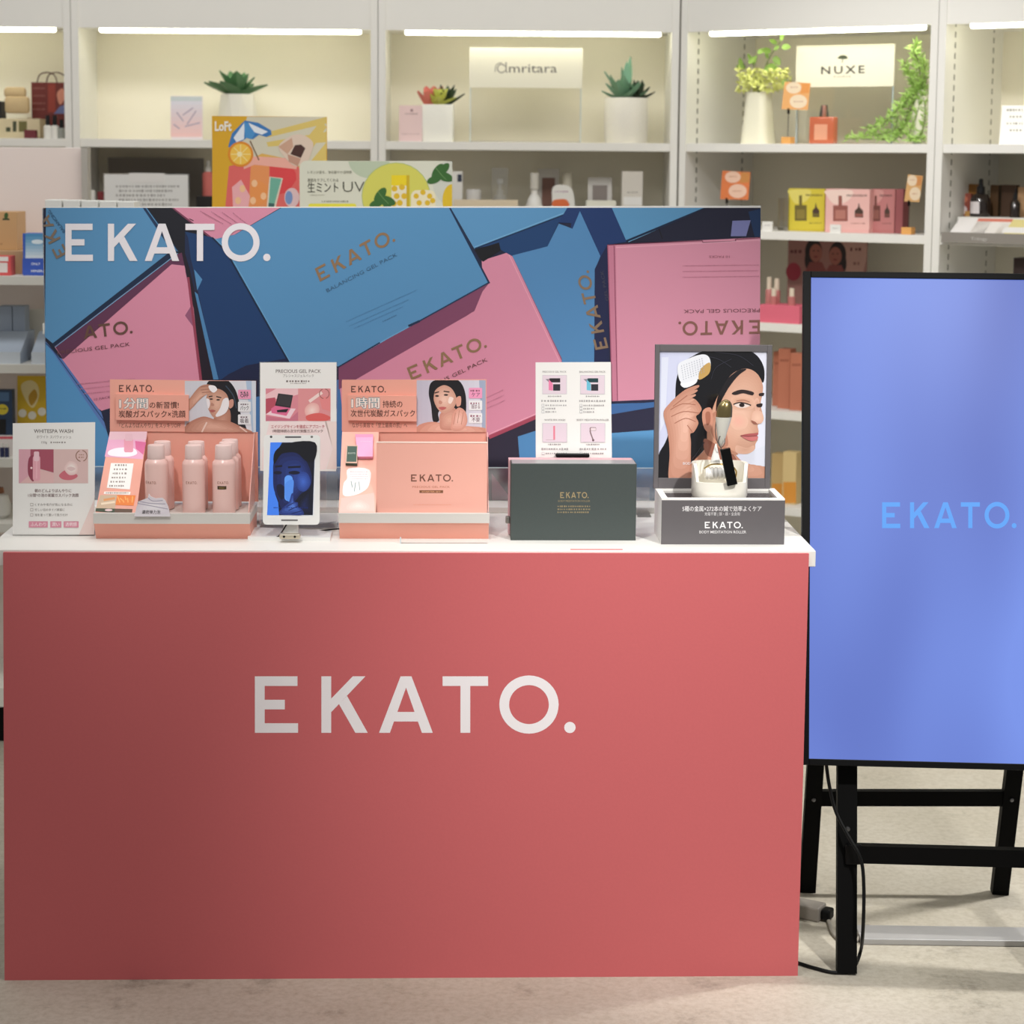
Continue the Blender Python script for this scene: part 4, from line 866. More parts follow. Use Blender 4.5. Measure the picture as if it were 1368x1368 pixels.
A.text('BODY MEDITATION', 275, 470, 752, 14, (236, 236, 240)); A.clip = None
A.build('print', fb, INKG)
# ---- the roller in its cup
ry_ = .055; cc_ = loc(RM, 961, 650, ry_); hz = rz-.004
HM = RM @ T(cc_.x, ry_, hz)
CER = mat('white_ceramic', (240, 236, 224), .3, coat=.4)
cu = thing('roller_holder', 'white rounded cup holding the massage roller on the plinth', 'holder', HM)
zc = loc(HM, 961, 618).z; rc_ = loc(HM, 998, 640).x
rn = bmesh.new(); n_ = 40
def wall_h(a):   # the cup's rim dips at the front
    f_ = max(0, math.cos(a+math.pi/2)); return zc*(1-.52*min(1, max(0, (f_-.42)/.14)))
ro, ri, ro2, ri2, bo_, bi_ = [], [], [], [], [], []
for i in range(n_):
    a_ = 2*math.pi*i/n_; c_, s_ = math.cos(a_), math.sin(a_); kq = (abs(c_)**3+abs(s_)**3)**(-1/3); h_ = wall_h(a_)
    for lst, r_, z_ in ((bo_, .96, 0), (ro, 1, .004), (ro2, 1, h_), (ri2, .88, h_), (bi_, .88, .008)): lst.append(rn.verts.new((rc_*r_*c_*kq, rc_*.72*r_*s_*kq, z_)))
for u, v in ((bo_, ro), (ro, ro2), (ro2, ri2), (ri2, bi_)):
    for i in range(n_): j = (i+1) % n_; rn.faces.new((u[i], v[i], v[j], u[j]))
rn.faces.new(bo_); rn.faces.new(bi_[::-1]); mesh('cup', rn, CER, cu, smooth=True)
ms = thing('massage_roller', 'massage roller with ribbed white head and olive gold bulb tip', 'massage roller', HM)
zr = loc(HM, 955, 632).z; prof = [(0, -.024)]
for i in range(13): prof += [(.012 if i % 2 else .0105, -.0235+i*.0039), (.012 if i % 2 else .0105, -.0215+i*.0039)]
prof += [(0, .026)]
mesh('roller_head', lathe(prof, 24, T(-.004, -.002, zr) @ RY(90)), mat('roller_white', (236, 234, 230), .3), ms, smooth=True)
mesh('gold_ring', tube([(-.03, -.004, zr+.009), (-.018, -.004, zr+.0165), (0, -.003, zr+.0175), (.02, -.003, zr+.015), (.031, -.002, zr+.004), (.03, -.001, zr-.008)], .0016, 8, 6), mat('pale_gold', (206, 176, 112), .25, 1), ms, smooth=True)
def hp(x, y, d=0.0): v = loc(HM, 850+x/4.412, 450+y/4.412, d); return v
def limb(sections, m, name, parent, flat=.75):
    bm = bmesh.new(); rings_ = []
    for x0, x1, y in sections:
        a_, b_ = hp(x0, y), hp(x1, y); c_ = (a_+b_)/2; r_ = (b_.x-a_.x)/2
        rings_.append([bm.verts.new((c_.x+r_*math.cos(2*math.pi*k/20), c_.y+r_*flat*math.sin(2*math.pi*k/20), c_.z)) for k in range(20)])
    for u, v in zip(rings_, rings_[1:]):
        for k in range(20): bm.faces.new((u[k], v[k], v[(k+1) % 20], u[(k+1) % 20]))
    bm.faces.new(rings_[0][::-1]); bm.faces.new(rings_[-1]); return mesh(name, bm, m, parent, smooth=True)
limb([(500, 505, 645), (481, 520, 620), (473, 536, 560), (468, 553, 510), (468, 564, 472)], mat('handle_grey', (206, 204, 194), .35), 'handle', ms)
limb([(470, 565, 471), (472, 567, 440), (478, 567, 415), (490, 562, 392), (505, 552, 378), (520, 538, 371), (528, 532, 369)], mat('olive_gold', (150, 134, 92), .22, .9), 'bulb_tip', ms)
limb([(438, 498, 740), (442, 492, 715), (452, 484, 680), (460, 478, 650), (466, 474, 630)], mat('roller_neck', (236, 234, 228), .35), 'neck', ms)
mesh('wire_loop', tube([hp(470, 500), hp(466, 560, -.006), hp(478, 620, -.012), hp(500, 650, -.018), hp(520, 630, -.016), hp(522, 600, -.01)], .0009, 6, 6), mat('dark_wire', (80, 76, 70), .4, .5), ms, smooth=True)
s0, s1 = hp(524, 662, -.046), hp(568, 874, -.048); s0.y = s1.y = 0
bt = thing('security_tag', 'black rectangular security tag hanging from the massage roller', 'security tag', HM @ T(0, -.046, 0))
mesh('tag_body', beam(bmesh.new(), s0+Vector((0, .003, 0)), s1+Vector((0, .003, 0)), .0185, .011), BLK, bt)
mesh('tether', tube([s0+Vector((-.006, .003, -.001)), s0+Vector((-.011, .012, .012)), s0+Vector((-.006, .03, .02))], .0011, 6, 5), MATS['dark_wire'], bt, smooth=True)
# ------------------------------------------------ small pieces of acrylic and paper lying about
M = IF(536, 726)
o = thing('acrylic_rail', 'clear acrylic label rail lying at the front edge of the counter', 'acrylic rail', M)
mesh('rail_plate', B(0, .16, .0, .004, 0, .009), ACR, o); mesh('rail_edge', B(-.0025, 0, -.001, .006, 0, .011), ACRE, o)
p = onz(797, 734.5, H); tag(mesh('pink_slip', B(-.048, .048, -.003, .006, 0, .0006), mat('pink_paper', (226, 140, 140), .6), None, T(p.x, p.y, H) @ RZ(CYAW)), 'narrow pink paper slip at the front edge of the counter', 'paper slip')
for i, (x, y, lb) in enumerate(((860, 690, 'clear acrylic bracket between the dark box and the roller display'), (343, 700, 'clear acrylic bracket beside the bottle display'))):
    M = IF(x, y); o = thing('acrylic_bracket', lb, 'acrylic bracket', M, 'clear acrylic brackets')
    mesh('upright', B(-.014, .014, .03, .033, 0, .055), ACR, o); mesh('foot', B(-.014, .014, -.01, .03, 0, .003), ACR, o); mesh('edge', B(-.0145, -.0135, .0295, .0335, 0, .0555), ACRE, o)
# ================================================================== wall shelving behind
FA = T(0, 6.1, 0)
_o = loc(FA, 905.5, 190)
BYAW = -33
FB = FA @ T(_o.x, 0, 0) @ RZ(BYAW)
UDP_A, UDP_B = .28, .46
CREAM = mat('cream_back_panel', (240, 234, 216), .7, noise=.02, nscale=4); SHW = mat('shelf_white', (236, 234, 227), .5, noise=.02, nscale=5)
LED = mat('led_strip', (252, 250, 226), .5, emit=6.9); LEDB = mat('led_strip_angled', (252, 250, 226), .5, emit=9.0); SLOT = mat('slot_dark', (92, 90, 78), .6)
zA = loc(FA, 505, 188.5).z; zF = loc(FA, 505, 40).z
zs_ = [zA, loc(FB, 1030, 309).z, loc(FB, 1030, 432).z, loc(FB, 1030, 549).z, loc(FB, 1030, 676).z, .12]
def shelf_unit(fr, x0, x1, label, slots=False):
    UDP = UDP_B if slots else UDP_A
    M = fr @ T(x0, 0, 0); W = x1-x0; th = .022
    u = thing('wall_shelf_unit', label, 'shelving', M, 'lit wall shelf units')
    for a_, b_ in ((.001, th), (W-th, W-.001)):
        sp = mesh('side_panel', B(a_, b_, 0, UDP, 0, 2.45), SHW, u)
        if slots and a_ < .1:
            for yy in (.07, .37):
                bm = bmesh.new()
                for k_ in range(58): box(bm, b_, b_+.0006, yy-.003, yy+.003, .3+k_*.029, .3+k_*.029+.016)
                o = mesh('slot_strip', bm, SLOT, sp); o['kind'] = 'stuff'
    mesh('back_panel', B(th, W-th, UDP-.012, UDP, 0, 2.45), CREAM, u)
    mesh('fascia', B(th, W-th, .004, .022, zF, 2.45), SHW, u)
    mesh('top_board', B(th, W-th, .022, UDP-.012, zF+.004, zF+.024), SHW, u)
    mesh('light_strip', B(th+.055, W-th-.03, .03, .048, zF-.011, zF+.0035, bev=.005), LEDB if slots else LED, u)
    for z in zs_: mesh('shelf', B(th, W-th, .004, UDP-.012, z-.024, z, bev=.001), SHW, u)
    mesh('plinth', B(th, W-th, .03, .05, 0, .096), SHW, u)
    return u
xs = [loc(FA, v, 190).x for v in (97, 505, 905.5)]
Wd = (xs[2]-xs[0])/2
shelf_unit(FA, xs[0]-Wd, xs[0], 'leftmost lit white shelf unit holding a brown carrier bag')
shelf_unit(FA, xs[0], xs[1], 'lit white shelf unit holding a dark green succulent in a faceted pot')
shelf_unit(FA, xs[1], xs[2], 'lit white shelf unit with an ivory sign between two potted succulents')
x4 = loc(FB, 1249, 190).x; print('unit4 width', x4, Wd)
shelf_unit(FB, .004, x4, 'angled lit white shelf unit with a sign, flowers and trailing plant', True)
shelf_unit(FB, x4, x4+.9, 'rightmost lit white shelf unit holding dark glass bottles', True)
# ------------------------------------------------ helpers for goods on shelves
def spot(fr, x, y, d, z, yaw=0): p = loc(fr, x, y, d); return fr @ T(p.x, d, z) @ RZ(yaw)
def wpx(fr, x0, x1, y, d): return loc(fr, x1, y, d).x-loc(fr, x0, y, d).x
def carton(name, label, cat, fr, x0, x1, yt, z, d, dep, col, art=None, group=None, yaw=0, rough=.5, tilt=0, bev=.0012, m=None):
    """printed carton, card or panel: front face between two columns, top at a row, standing on height z"""
    cx_ = (x0+x1)/2; M = spot(fr, cx_, yt, d, z, yaw) @ RX(-tilt); hw = wpx(fr, x0, x1, yt, d)/2; h = loc(fr, cx_, yt, d).z-z
    t = thing(name, label, cat, M, group); mesh('carton' if dep > .01 else 'card', B(-hw, hw, 0, dep, 0, h, bev=bev if dep > .01 else 0), m or mat('carton_%d_%d_%d' % col, col, rough), t)
    if art: A = Art(M); art(A); A.build('print', t)
    return t, M, hw, h
def turned(name, label, cat, fr, x, yt, z, d, parts, group=None, wd=None, square=0):
    """bottle or jar: parts = (part name, material, [(radius, height)]) given as fractions of the half width and the height"""
    M = spot(fr, x, yt, d, z); h = loc(fr, x, yt, d).z-z; r = wpx(fr, x-wd/2, x+wd/2, yt, d)/2
    t = thing(name, label, cat, M, group)
    for pn, m_, pf in parts: mesh(pn, lathe([(a_*r, b_*h) for a_, b_ in pf], 22, square=square), m_, t, smooth=True)
    return t
GLW = mat('frosted_white', (228, 226, 220), .3); GLB = mat('black_cap', (22, 22, 24), .3); GLC = clear_mat('clear_box', (.95, .95, .94), .1, .08)
AMB = mat('amber_orange_glass', (206, 110, 76), .15, coat=.5); DBR = mat('dark_brown_glass', (38, 28, 24), .12, coat=.6)
# ------------------------------------------------ unit 1 (left)
z = zA
t, M, hw, h = carton('carrier_bag', 'brown glossy carrier bag with rope handles on the left shelf', 'bag', FA, 41.5, 100, 110, z, .16, .05, (104, 46, 42), rough=.3, art=lambda A: (A.rect(64, 112, 74, 150, (134, 50, 38)), A.poly([(76, 125), (84, 118), (87, 130), (80, 140)], (196, 130, 110), 4), A.poly([(72, 152), (80, 142), (87, 140), (87, 152)], (96, 104, 150)), [A.marks(44, 60, y, 2.2, (140, 96, 90)) for y in (118, 128, 138, 146)]))
for s_ in (-.02, .008): mesh('handle', tube([(s_-.03, .01, h), (s_-.022, .01, h+.022), (s_, .01, h+.03), (s_+.022, .01, h+.022), (s_+.03, .01, h)], .002, 8, 6), mat('brown_rope', (96, 70, 58), .7), t, smooth=True)
BEI = mat('beige_fabric', (196, 172, 132), .85, noise=.06, nscale=50)
M = spot(FA, 22, 160, .10, z+.075); t = thing('pouch', 'beige fabric pouch with a folded flap on top of cartons', 'pouch', M)
mesh('body', box(bmesh.new(), -.036, .036, 0, .03, 0, .05, bev=.009), BEI, t, smooth=True); mesh('flap', box(bmesh.new(), -.04, .026, .008, .034, .046, .078, bev=.010), BEI, t, smooth=True)
carton('gift_carton', 'pale carton with small dark product pictures under the beige pouch', 'carton', FA, -6, 53, 158.5, z, .08, .08, (206, 192, 158), art=lambda A: (A.rect(17, 162, 22, 176, (60, 66, 44)), A.rect(25, 162, 36, 176, (104, 98, 52)), A.rect(8, 170, 14, 176, (60, 66, 44))), group='cartons on the left shelf')
carton('gift_carton', 'small plain cream carton beside the two white dropper bottles', 'carton', FA, 36, 58, 157, z, .17, .05, (198, 184, 158), group='cartons on the left shelf')
carton('product_tin', 'low dark red tin in front of the cartons on the left shelf', 'tin', FA, 32, 47, 173.5, z, .03, .03, (110, 44, 52))
for x, lb in ((63.5, 'small white bottle with black cap beside the dark red tin'), (73, 'small white bottle with black cap second from the dark red tin'), (82, 'small grey bottle next to the shelf upright on the left')):
    turned('dropper_bottle', lb, 'bottle', FA, x, 154 if x < 80 else 160, z, .04, (('body', GLW if x < 80 else mat('grey_glass', (150, 152, 146), .3), [(0, 0), (.95, 0), (1, .04), (1, .52), (.5, .58), (0, .58)]), ('cap', GLB, [(0, .56), (.55, .56), (.5, 1), (0, 1)])), 'small bottles on the left shelf', 11)
carton('black_carton', 'narrow black carton at the left edge of the picture', 'carton', FA, -22, 1.5, 135, z, .10, .06, (24, 24, 26))
# ------------------------------------------------ unit 2
def card_art(A):
    A.grad(228, 129, 270, 183, (222, 226, 238), (240, 196, 192), 10); A.rect(228, 129, 270, 135, (206, 214, 216))
    for q_ in ([(244, 154), (258, 144)], [(236, 150), (245, 162)], [(250, 166), (262, 148)], [(247, 169), (267, 164)], [(232, 166), (240, 172)]): A.line(q_, 1.6, (176, 160, 180))
t, M, hw, h = carton('product_card', 'small white and pink card with scattered strokes on the second shelf unit', 'card', FA, 228, 270, 128, z, .06, .003, (236, 226, 228), art=card_art, tilt=4)
mesh('strut', B(-.015, .015, .003, .05, 0, .004, M=RX(4)), PAPER, t)
LEAFM = mat('succulent_green', (84, 124, 84), .45, noise=.15, nscale=20); LEAFG = mat('bluish_green', (112, 152, 122), .5, noise=.15, nscale=20); LEAFY = mat('yellow_green', (200, 204, 96), .5, noise=.15, nscale=20); LEAFR = mat('coral_leaf', (220, 122, 108), .5, noise=.15, nscale=20); LEAFD = mat('dark_leaf', (44, 62, 40), .5, noise=.15, nscale=20)
POTW = mat('matt_white_pot', (236, 232, 218), .7)
def leaf_bm(L_, w_, th_, curl=.25, n=7):
    bm = bmesh.new(); rows = []
    for i in range(n+1):
        t_ = i/n; r = w_/2*(math.sin(math.pi*min(1, t_*.82+.16))**.8)*(1 if t_ < 1 else .05); zz = curl*L_*t_*t_; tk = th_*(1-t_*.7)
        rows.append([bm.verts.new((t_*L_, -r, zz+r*.25)), bm.verts.new((t_*L_, 0, zz+tk*.3-r*.1)), bm.verts.new((t_*L_, r, zz+r*.25)), bm.verts.new((t_*L_, 0, zz-tk))])
    for a_, b_ in zip(rows, rows[1:]):
        for k_ in range(4): bm.faces.new((a_[k_], b_[k_], b_[(k_+1) % 4], a_[(k_+1) % 4]))
    bm.faces.new(rows[0][::-1]); bm.faces.new(rows[-1]); return bm
def leaves(parent, specs, base, mtl, L_, w_, th_, curl, name='leaf', proto={}):
    """each leaf a part of its own, all sharing one mesh: specs = (azimuth, elevation, size)"""
    me = None
    for az, el, sz in specs:
        R2 = T(*base) @ RZ(az) @ RY(-el) @ Matrix.Scale(sz, 4)
        if me is None: o = mesh(name, leaf_bm(L_, w_, th_, curl), mtl, parent, smooth=True); me = o.data
        else: o = bpy.data.objects.new(name, me); COL.objects.link(o); place(o, parent, None)
        o.matrix_local = R2
def faceted_pot(h, r0, r1):
    bm = bmesh.new(); lo = [bm.verts.new((r0*math.cos(a_), r0*math.sin(a_), 0)) for a_ in [math.pi/4*k_ for k_ in range(8)]]; hi = [bm.verts.new((r1*math.cos(a_), r1*math.sin(a_), h)) for a_ in [math.pi/4*k_+math.pi/8 for k_ in range(8)]]
    for k_ in range(8): j = (k_+1) % 8; bm.faces.new((lo[k_], lo[j], hi[k_])); bm.faces.new((lo[j], hi[j], hi[k_]))
    bm.faces.new(lo[::-1]); bm.faces.new(hi); return bm
M = spot(FA, 318, 180, .11, z); h = loc(FA, 318, 126, .11).z-z
t = thing('potted_succulent', 'dark green succulent with pointed leaves in a faceted white pot', 'plant', M, 'succulents on the top shelves')
mesh('pot', faceted_pot(h, .068, .052), POTW, t)
random.seed(3)
leaves(t, [(k_*36+random.uniform(-8, 8), random.uniform(4, 16), random.uniform(.85, 1.1)) for k_ in range(8)]+[(k_*51+20, random.uniform(32, 50), random.uniform(.7, .9)) for k_ in range(7)]+[(k_*90+10, 70, .6) for k_ in range(4)], (0, 0, h+.002), LEAFM, .10, .05, .012, .12)
# ------------------------------------------------ unit 3
carton('pink_card', 'small pale pink notice card beside the square white planter', 'card', FA, 533, 564, 140.5, z, .05, .003, (226, 198, 196), tilt=6, art=lambda A: (A.marks(541, 558, 152, 2, (150, 120, 122)), A.ell(550, 147.5, 2, 2, (150, 120, 122), n=10), A.marks(537, 560, 179, 2, (190, 160, 160))))
M = spot(FA, 585, 180, .10, z); h = loc(FA, 585, 140, .10).z-z; r = wpx(FA, 564, 607, 160, .10)/2
t = thing('potted_succulent', 'coral and yellow green succulents in a square white planter', 'plant', M, 'succulents on the top shelves')
mesh('pot', lathe([(0, 0), (r*.98, 0), (r, .004), (r, h-.003), (r*.97, h), (r*.88, h), (r*.86, h-.01), (0, h-.01)], 32, square=9), mat('ribbed_white_pot', (238, 236, 226), .65, bump=.5, nscale=60), t, smooth=True)
leaves(t, [(k_*30, 15+k_ % 3*18, .85) for k_ in range(12)]+[(k_*72+15, 72, .7) for k_ in range(5)], (.004, -.016, h+.004), LEAFY, .062, .028, .01, .1)
leaves(t, [(k_*45, 42+k_ % 2*20, 1) for k_ in range(8)], (-.026, -.008, h+.004), LEAFR, .05, .034, .015, .1); leaves(t, [(k_*60+30, 50, 1) for k_ in range(6)], (-.012, .015, h+.014), LEAFR, .05, .03, .014, .1)
leaves(t, [(k_*40+10, 25+k_ % 3*18, 1) for k_ in range(9)], (.028, .006, h+.004), LEAFD, .06, .02, .008, .1)
def sign_on_stand(label, fr, x0, x1, y0, y1, d, sx0, sx1, art, tl_=0):
    cx_ = (x0+x1)/2; M = spot(fr, cx_, 120, d, z); zt = loc(fr, cx_, y0, d).z-z; zb_ = loc(fr, cx_, y1, d).z-z; a_ = wpx(fr, x0, x1, y0, d)/2; b_ = wpx(fr, sx0, sx1, y0, d)/2
    t = thing('brand_sign', label, 'sign', M, 'brand signs on clear stands')
    mesh('clear_stand', B(-b_, b_, .004, .008, 0, zt-.004), clear_mat('clear_stand', (.975, .97, .955), .0, .1), t); mesh('stand_foot', B(-b_, b_, -.004, .09, 0, .004), ACR, t)
    for s_ in (-1, 1): mesh('stand_edge', B(s_*b_-.0015, s_*b_+.0015, .003, .009, 0, zt-.004), ACRE, t)
    mesh('card', B(-a_, a_, .0, .004, zb_, zt), mat('ivory_card', (230, 226, 208), .5), t)
    A = Art(M); art(A); A.build('lettering', t)
def amr(A):
    g_ = (92, 87, 80)
    A.text('mritara', 680, 744, 97, 12, g_); A.line(ring(670, 91.5, 5.4, 5.6, 16, 30, 330), 1.2, g_); A.line([(676, 83), (676, 95.5), (678, 97)], 1.4, g_); A.line([(661.5, 96), (662.5, 88), (666, 84.5), (671, 84)], .9, g_, 4)
sign_on_stand('ivory sign in thin grey lettering between two potted succulents', FA, 626.5, 778, 63.5, 117.5, .07, 628, 776, amr)
M = spot(FA, 836, 180, .10, z); h = loc(FA, 836, 131, .10).z-z; r = wpx(FA, 806, 865, 160, .10)/2
t = thing('potted_succulent', 'bluish green agave in a rough white round pot', 'plant', M, 'succulents on the top shelves')
mesh('pot', lathe([(0, 0), (r*.93, 0), (r*.98, .006), (r, h*.5), (r*.98, h-.004), (r*.94, h), (r*.84, h), (r*.82, h-.01), (0, h-.01)], 36), mat('rough_white_pot', (236, 231, 218), .8, bump=1.0, nscale=70), t, smooth=True)
leaves(t, [(k_*24, 4+(k_ % 4)*14, .85+.12*(k_ % 2)) for k_ in range(15)], (-.008, -.012, h-.002), LEAFG, .082, .03, .01, .25); leaves(t, [(k_*60, 58, .8) for k_ in range(6)], (-.012, -.01, h), LEAFG, .075, .028, .01, .1)
leaves(t, [(180, 35, 1.25), (40, 72, 1.5), (95, 80, 1.3), (140, 66, 1.1)], (0, 0, h+.01), mat('agave_blue_green', (124, 166, 140), .5), .075, .02, .008, .2); leaves(t, [(k_*30, 10+(k_ % 4)*18, .85) for k_ in range(12)], (.034, 0, h), LEAFD, .064, .026, .01, .2)
# ------------------------------------------------ second shelf of units 2 and 3, seen over the board
z2 = zs_[1]
t, M, hw, h = carton('clear_notice', 'clear plastic sleeve with a printed white notice behind the picture board', 'notice', FA, 139, 251, 233, z2, .02, .002, (226, 226, 226), m=mat('notice_paper', (226, 226, 224), .5))
mesh('sleeve', B(-hw-.004, hw+.004, .0025, .0035, 0, h+.003), ACR, t); mesh('top_tab', B(-.05, .055, -.001, .0, h-.024, h+.004), mat('notice_tab', (228, 226, 224), .6), t)
A = Art(M); [A.marks(155+(i % 2)*4, 240-(i % 3)*10, 249+i*6, 3.2, (150, 148, 146), seed=i) for i in range(5)]; A.marks(192, 202, 241.5, 1, (120, 118, 116)); A.build('print', t)
t, M, hw, h = carton('glass_panel_sign', 'dim grey translucent panel at the back of the dark shelf', 'panel', FA, 144, 272, 211, z2, .22, .003, (108, 102, 96), m=mat('smoky_panel', (120, 114, 106), .25))
_, _, _, hk_ = carton('black_riser', 'black block under the red dropper bottle', 'block', FA, 262, 290, 262, z2, .06, .08, (26, 24, 24))
turned('dropper_bottle', 'red labelled dropper bottle beside the yellow poster', 'bottle', FA, 278, 214, z2+hk_, .10, (('body', mat('rose_label', (206, 112, 104), .35), [(0, 0), (1, 0), (1, .62), (.6, .68), (0, .68)]), ('collar', GLW, [(0, .66), (.55, .66), (.5, .82), (0, .82)]), ('teat', GLW, [(0, .82), (.3, .82), (.28, .97), (.1, 1), (0, 1)])), None, 16)
turned('small_jar', 'small white capped jar at the left end of the dark shelf', 'jar', FA, 124, 254, z2, .05, (('body', GLW, [(0, 0), (1, 0), (1, .6), (0, .6)]), ('lid', GLW, [(0, .6), (.9, .6), (.85, 1), (0, 1)])), 'bottles and jars on the second shelf', 8)
carton('red_box', 'small red box beside the clear notice', 'carton', FA, 130, 139, 256, z2, .07, .04, (150, 60, 66))
gp = 'bottles and jars on the second shelf'
carton('white_carton', 'slim white carton with a navy patch beside the mint poster', 'carton', FA, 604, 618, 229, z2, .06, .05, (226, 224, 218), group=gp, art=lambda A: A.rect(611, 233, 617, 243, (44, 52, 72)))
turned('cream_jar', 'low white cream jar with flat lid', 'jar', FA, 633, 253, z2, .06, (('body', GLW, [(0, 0), (1, 0), (1, .68), (.9, .72), (0, .72)]), ('lid', mat('grey_lid', (204, 202, 198), .3), [(0, .72), (1.05, .72), (1.05, .97), (1, 1), (0, 1)])), gp, 19)
PUMP = (('body', GLW, [(0, 0), (1, 0), (1, .58), (.8, .66), (0, .66)]), ('collar', GLW, [(0, .64), (.5, .64), (.5, .76), (0, .76)]), ('pump_head', GLW, [(0, .76), (.22, .76), (.22, .88), (.45, .9), (.45, 1), (0, 1)]))
t, M, hw, h = carton('boxed_bottle', 'white pump bottle inside a clear box', 'bottle', FA, 657, 679, 224.5, z2, .05, .045, (228, 228, 226), m=GLC, group=gp)
for pn, m_, pf in PUMP: mesh(pn, lathe([(a_*hw*.82, b_*h*.8+.002) for a_, b_ in pf], 20, T(0, .023, 0)), m_, t, smooth=True)
turned('pump_bottle', 'rounded white pump bottle with a pale grey neck', 'bottle', FA, 714, 231, z2, .05, (('body', GLW, [(0, 0), (.95, 0), (1, .1), (1, .38), (.75, .52), (.45, .6), (0, .6)]), ('neck', GLW, [(0, .58), (.4, .58), (.36, .7), (0, .7)]), ('cap', mat('pale_grey_cap', (200, 196, 186), .35), [(0, .7), (.52, .7), (.5, 1), (0, 1)])), gp, 23)
def framed(label, x0, x1, yt, d, cc, tl_):
    t, M, hw, h = carton('framed_card', label, 'picture', FA, x0, x1, yt, z2, d, .004, (206, 202, 196), tilt=tl_, group='framed cards on the second shelf')
    mesh('picture', B(-hw*.62, hw*.62, -.001, 0, h*.18, h*.84), mat('card_%d' % cc[0], cc, .4), t); mesh('strut', B(-.01, .01, .004, .06, 0, .003, M=RX(tl_)), ACR, t)
framed('framed card with a brown picture behind the white bottles', 719, 747, 225, .16, (128, 92, 80), 5)
framed('tilted framed card with a grey picture left of the tall carton', 786, 818, 236, .10, (132, 122, 116), 10)
turned('capped_bottle', 'slim bottle with a long beige cap behind the white pouch', 'bottle', FA, 758, 231, z2, .12, (('body', GLW, [(0, 0), (1, 0), (1, .5), (.8, .55), (0, .55)]), ('cap', mat('beige_cap', (196, 190, 172), .4), [(0, .54), (.85, .54), (.85, 1), (0, 1)])), gp, 16)
M = spot(FA, 753, 250, .05, z2); h = loc(FA, 753, 248, .05).z-z2
t = thing('refill_pouch', 'white refill pouch with an orange patch', 'pouch', M, gp); o_ = [(-.033, 0), (.033, 0), (.034, h*.5), (.028, h*.85), (.012, h), (-.03, h*.98), (-.034, h*.6)]
mesh('pouch', prism(bmesh.new(), [(v.x, v.y) for v in spline(o_, 4, True)], 0, .018, 'Y'), GLW, t); A = Art(M); A.poly([(739, 268), (748, 266), (757, 267), (760, 276), (739, 276)], (222, 110, 60), 3); A.marks(741, 760, 256, 2.5, (180, 150, 170)); A.build('print', t)
carton('white_box_low', 'low white box with a thin yellow lid in front of the tilted card', 'carton', FA, 783, 823, 268, z2, .03, .04, (232, 230, 214), group=gp)
carton('white_carton', 'tall white carton at the right end of the second shelf', 'carton', FA, 831, 859, 229, z2, .07, .05, (216, 210, 200), group=gp, art=lambda A: (A.rect(833, 263, 857, 274, (234, 232, 228)), A.marks(838, 852, 257, 2, (150, 146, 140))))
carton('wooden_tray', 'low pale wooden tray behind the mint poster', 'tray', FA, 606, 692, 267, z2, .01, .03, (222, 206, 178))
# ------------------------------------------------ unit 4
def card_on_wire(label, x0, y0, x1, y1, d, zb_, skew, cols, bx):
    """orange shelf card held by a thin wire standing in a small block"""
    M = spot(FB, bx, y1, d, zb_); t = thing('card_clip', label, 'card', M, 'orange cards on wire clips')
    C_ = [loc(M, x, y) for x, y in ((x0+skew, y0), (x1, y0+2), (x1-skew, y1), (x0, y1-1))]
    mesh('card', prism(bmesh.new(), [(v.x, v.z) for v in C_], 0, .0015, 'Y'), mat('card_%d_%d' % cols[0][:2], cols[0], .5), t)
    A = Art(M); w_, h_ = x1-x0, y1-y0; A.ell(x0+w_*.42, y0+h_*.22, w_*.26, h_*.2, cols[1]); A.ell(x0+w_*.58, y0+h_*.7, w_*.3, h_*.24, cols[1]); A.poly([(x1-w_*.3, y0+2), (x1-1, y0+3), (x1-skew*.5, y0+h_*.4), (x1-w_*.35, y0+h_*.42)], cols[2])
    A.marks(x0+w_*.3, x0+w_*.58, y0+h_*.2, 1.6, (190, 130, 90)); A.marks(x0+w_*.42, x0+w_*.74, y0+h_*.7, 1.6, (190, 130, 90)); A.build('print', t)
    hh = (C_[3].z+C_[2].z)/2
    mesh('wire', tube([(0, .001, .012), (0, .002, hh*.6), (0, .003, hh+.008)], .0012, 6, 4), MATS['dark_wire'], t); mesh('grip', B(-.003, .003, -.001, .006, hh-.012, hh+.004, bev=.001), BLK, t)
    mesh('block', B(-.015, .015, -.012, .018, 0, .02, bev=.001), mat('honey_wood', (226, 166, 92), .6), t)
ORG = ((244, 182, 116), (250, 228, 196), (240, 160, 84))
card_on_wire('orange card on a wire clip in front of the white vase', 1044, 109, 1083, 147, .05, z, 4, ORG, 1053)
card_on_wire('orange card on a wire clip on the lower angled shelf beside the upright', 962, 228, 1002.5, 267, .06, z2, 3, ((226, 128, 76), (240, 200, 176), (206, 140, 76)), 970.5)
card_on_wire('curled orange card on a wire clip right of the gift boxes', 1208, 233, 1233, 270, .05, z2, 5, ((214, 168, 110), (232, 210, 180), (206, 140, 80)), 1214)
M = spot(FB, 1013, 180, .12, z); h = loc(FB, 1013, 124, .12).z-z
vs1 = thing('flower_vase', 'tall tapered white vase of yellow green flowers', 'plant', M)
rb, rt = wpx(FB, 996, 1032, 180, .12)/2, wpx(FB, 1000, 1025, 130, .12)/2
mesh('vase', lathe([(0, 0), (rb, 0), (rb, .003), (rt, h), (rt*.85, h), (rt*.8, h-.02), (0, h-.02)], 28, square=5), mat('ivory_vase', (238, 234, 212), .5), vs1, smooth=True)
random.seed(11)
def fp_(x, y, d=.12): return loc(M, x, y, d-.12)
bm = bmesh.new()
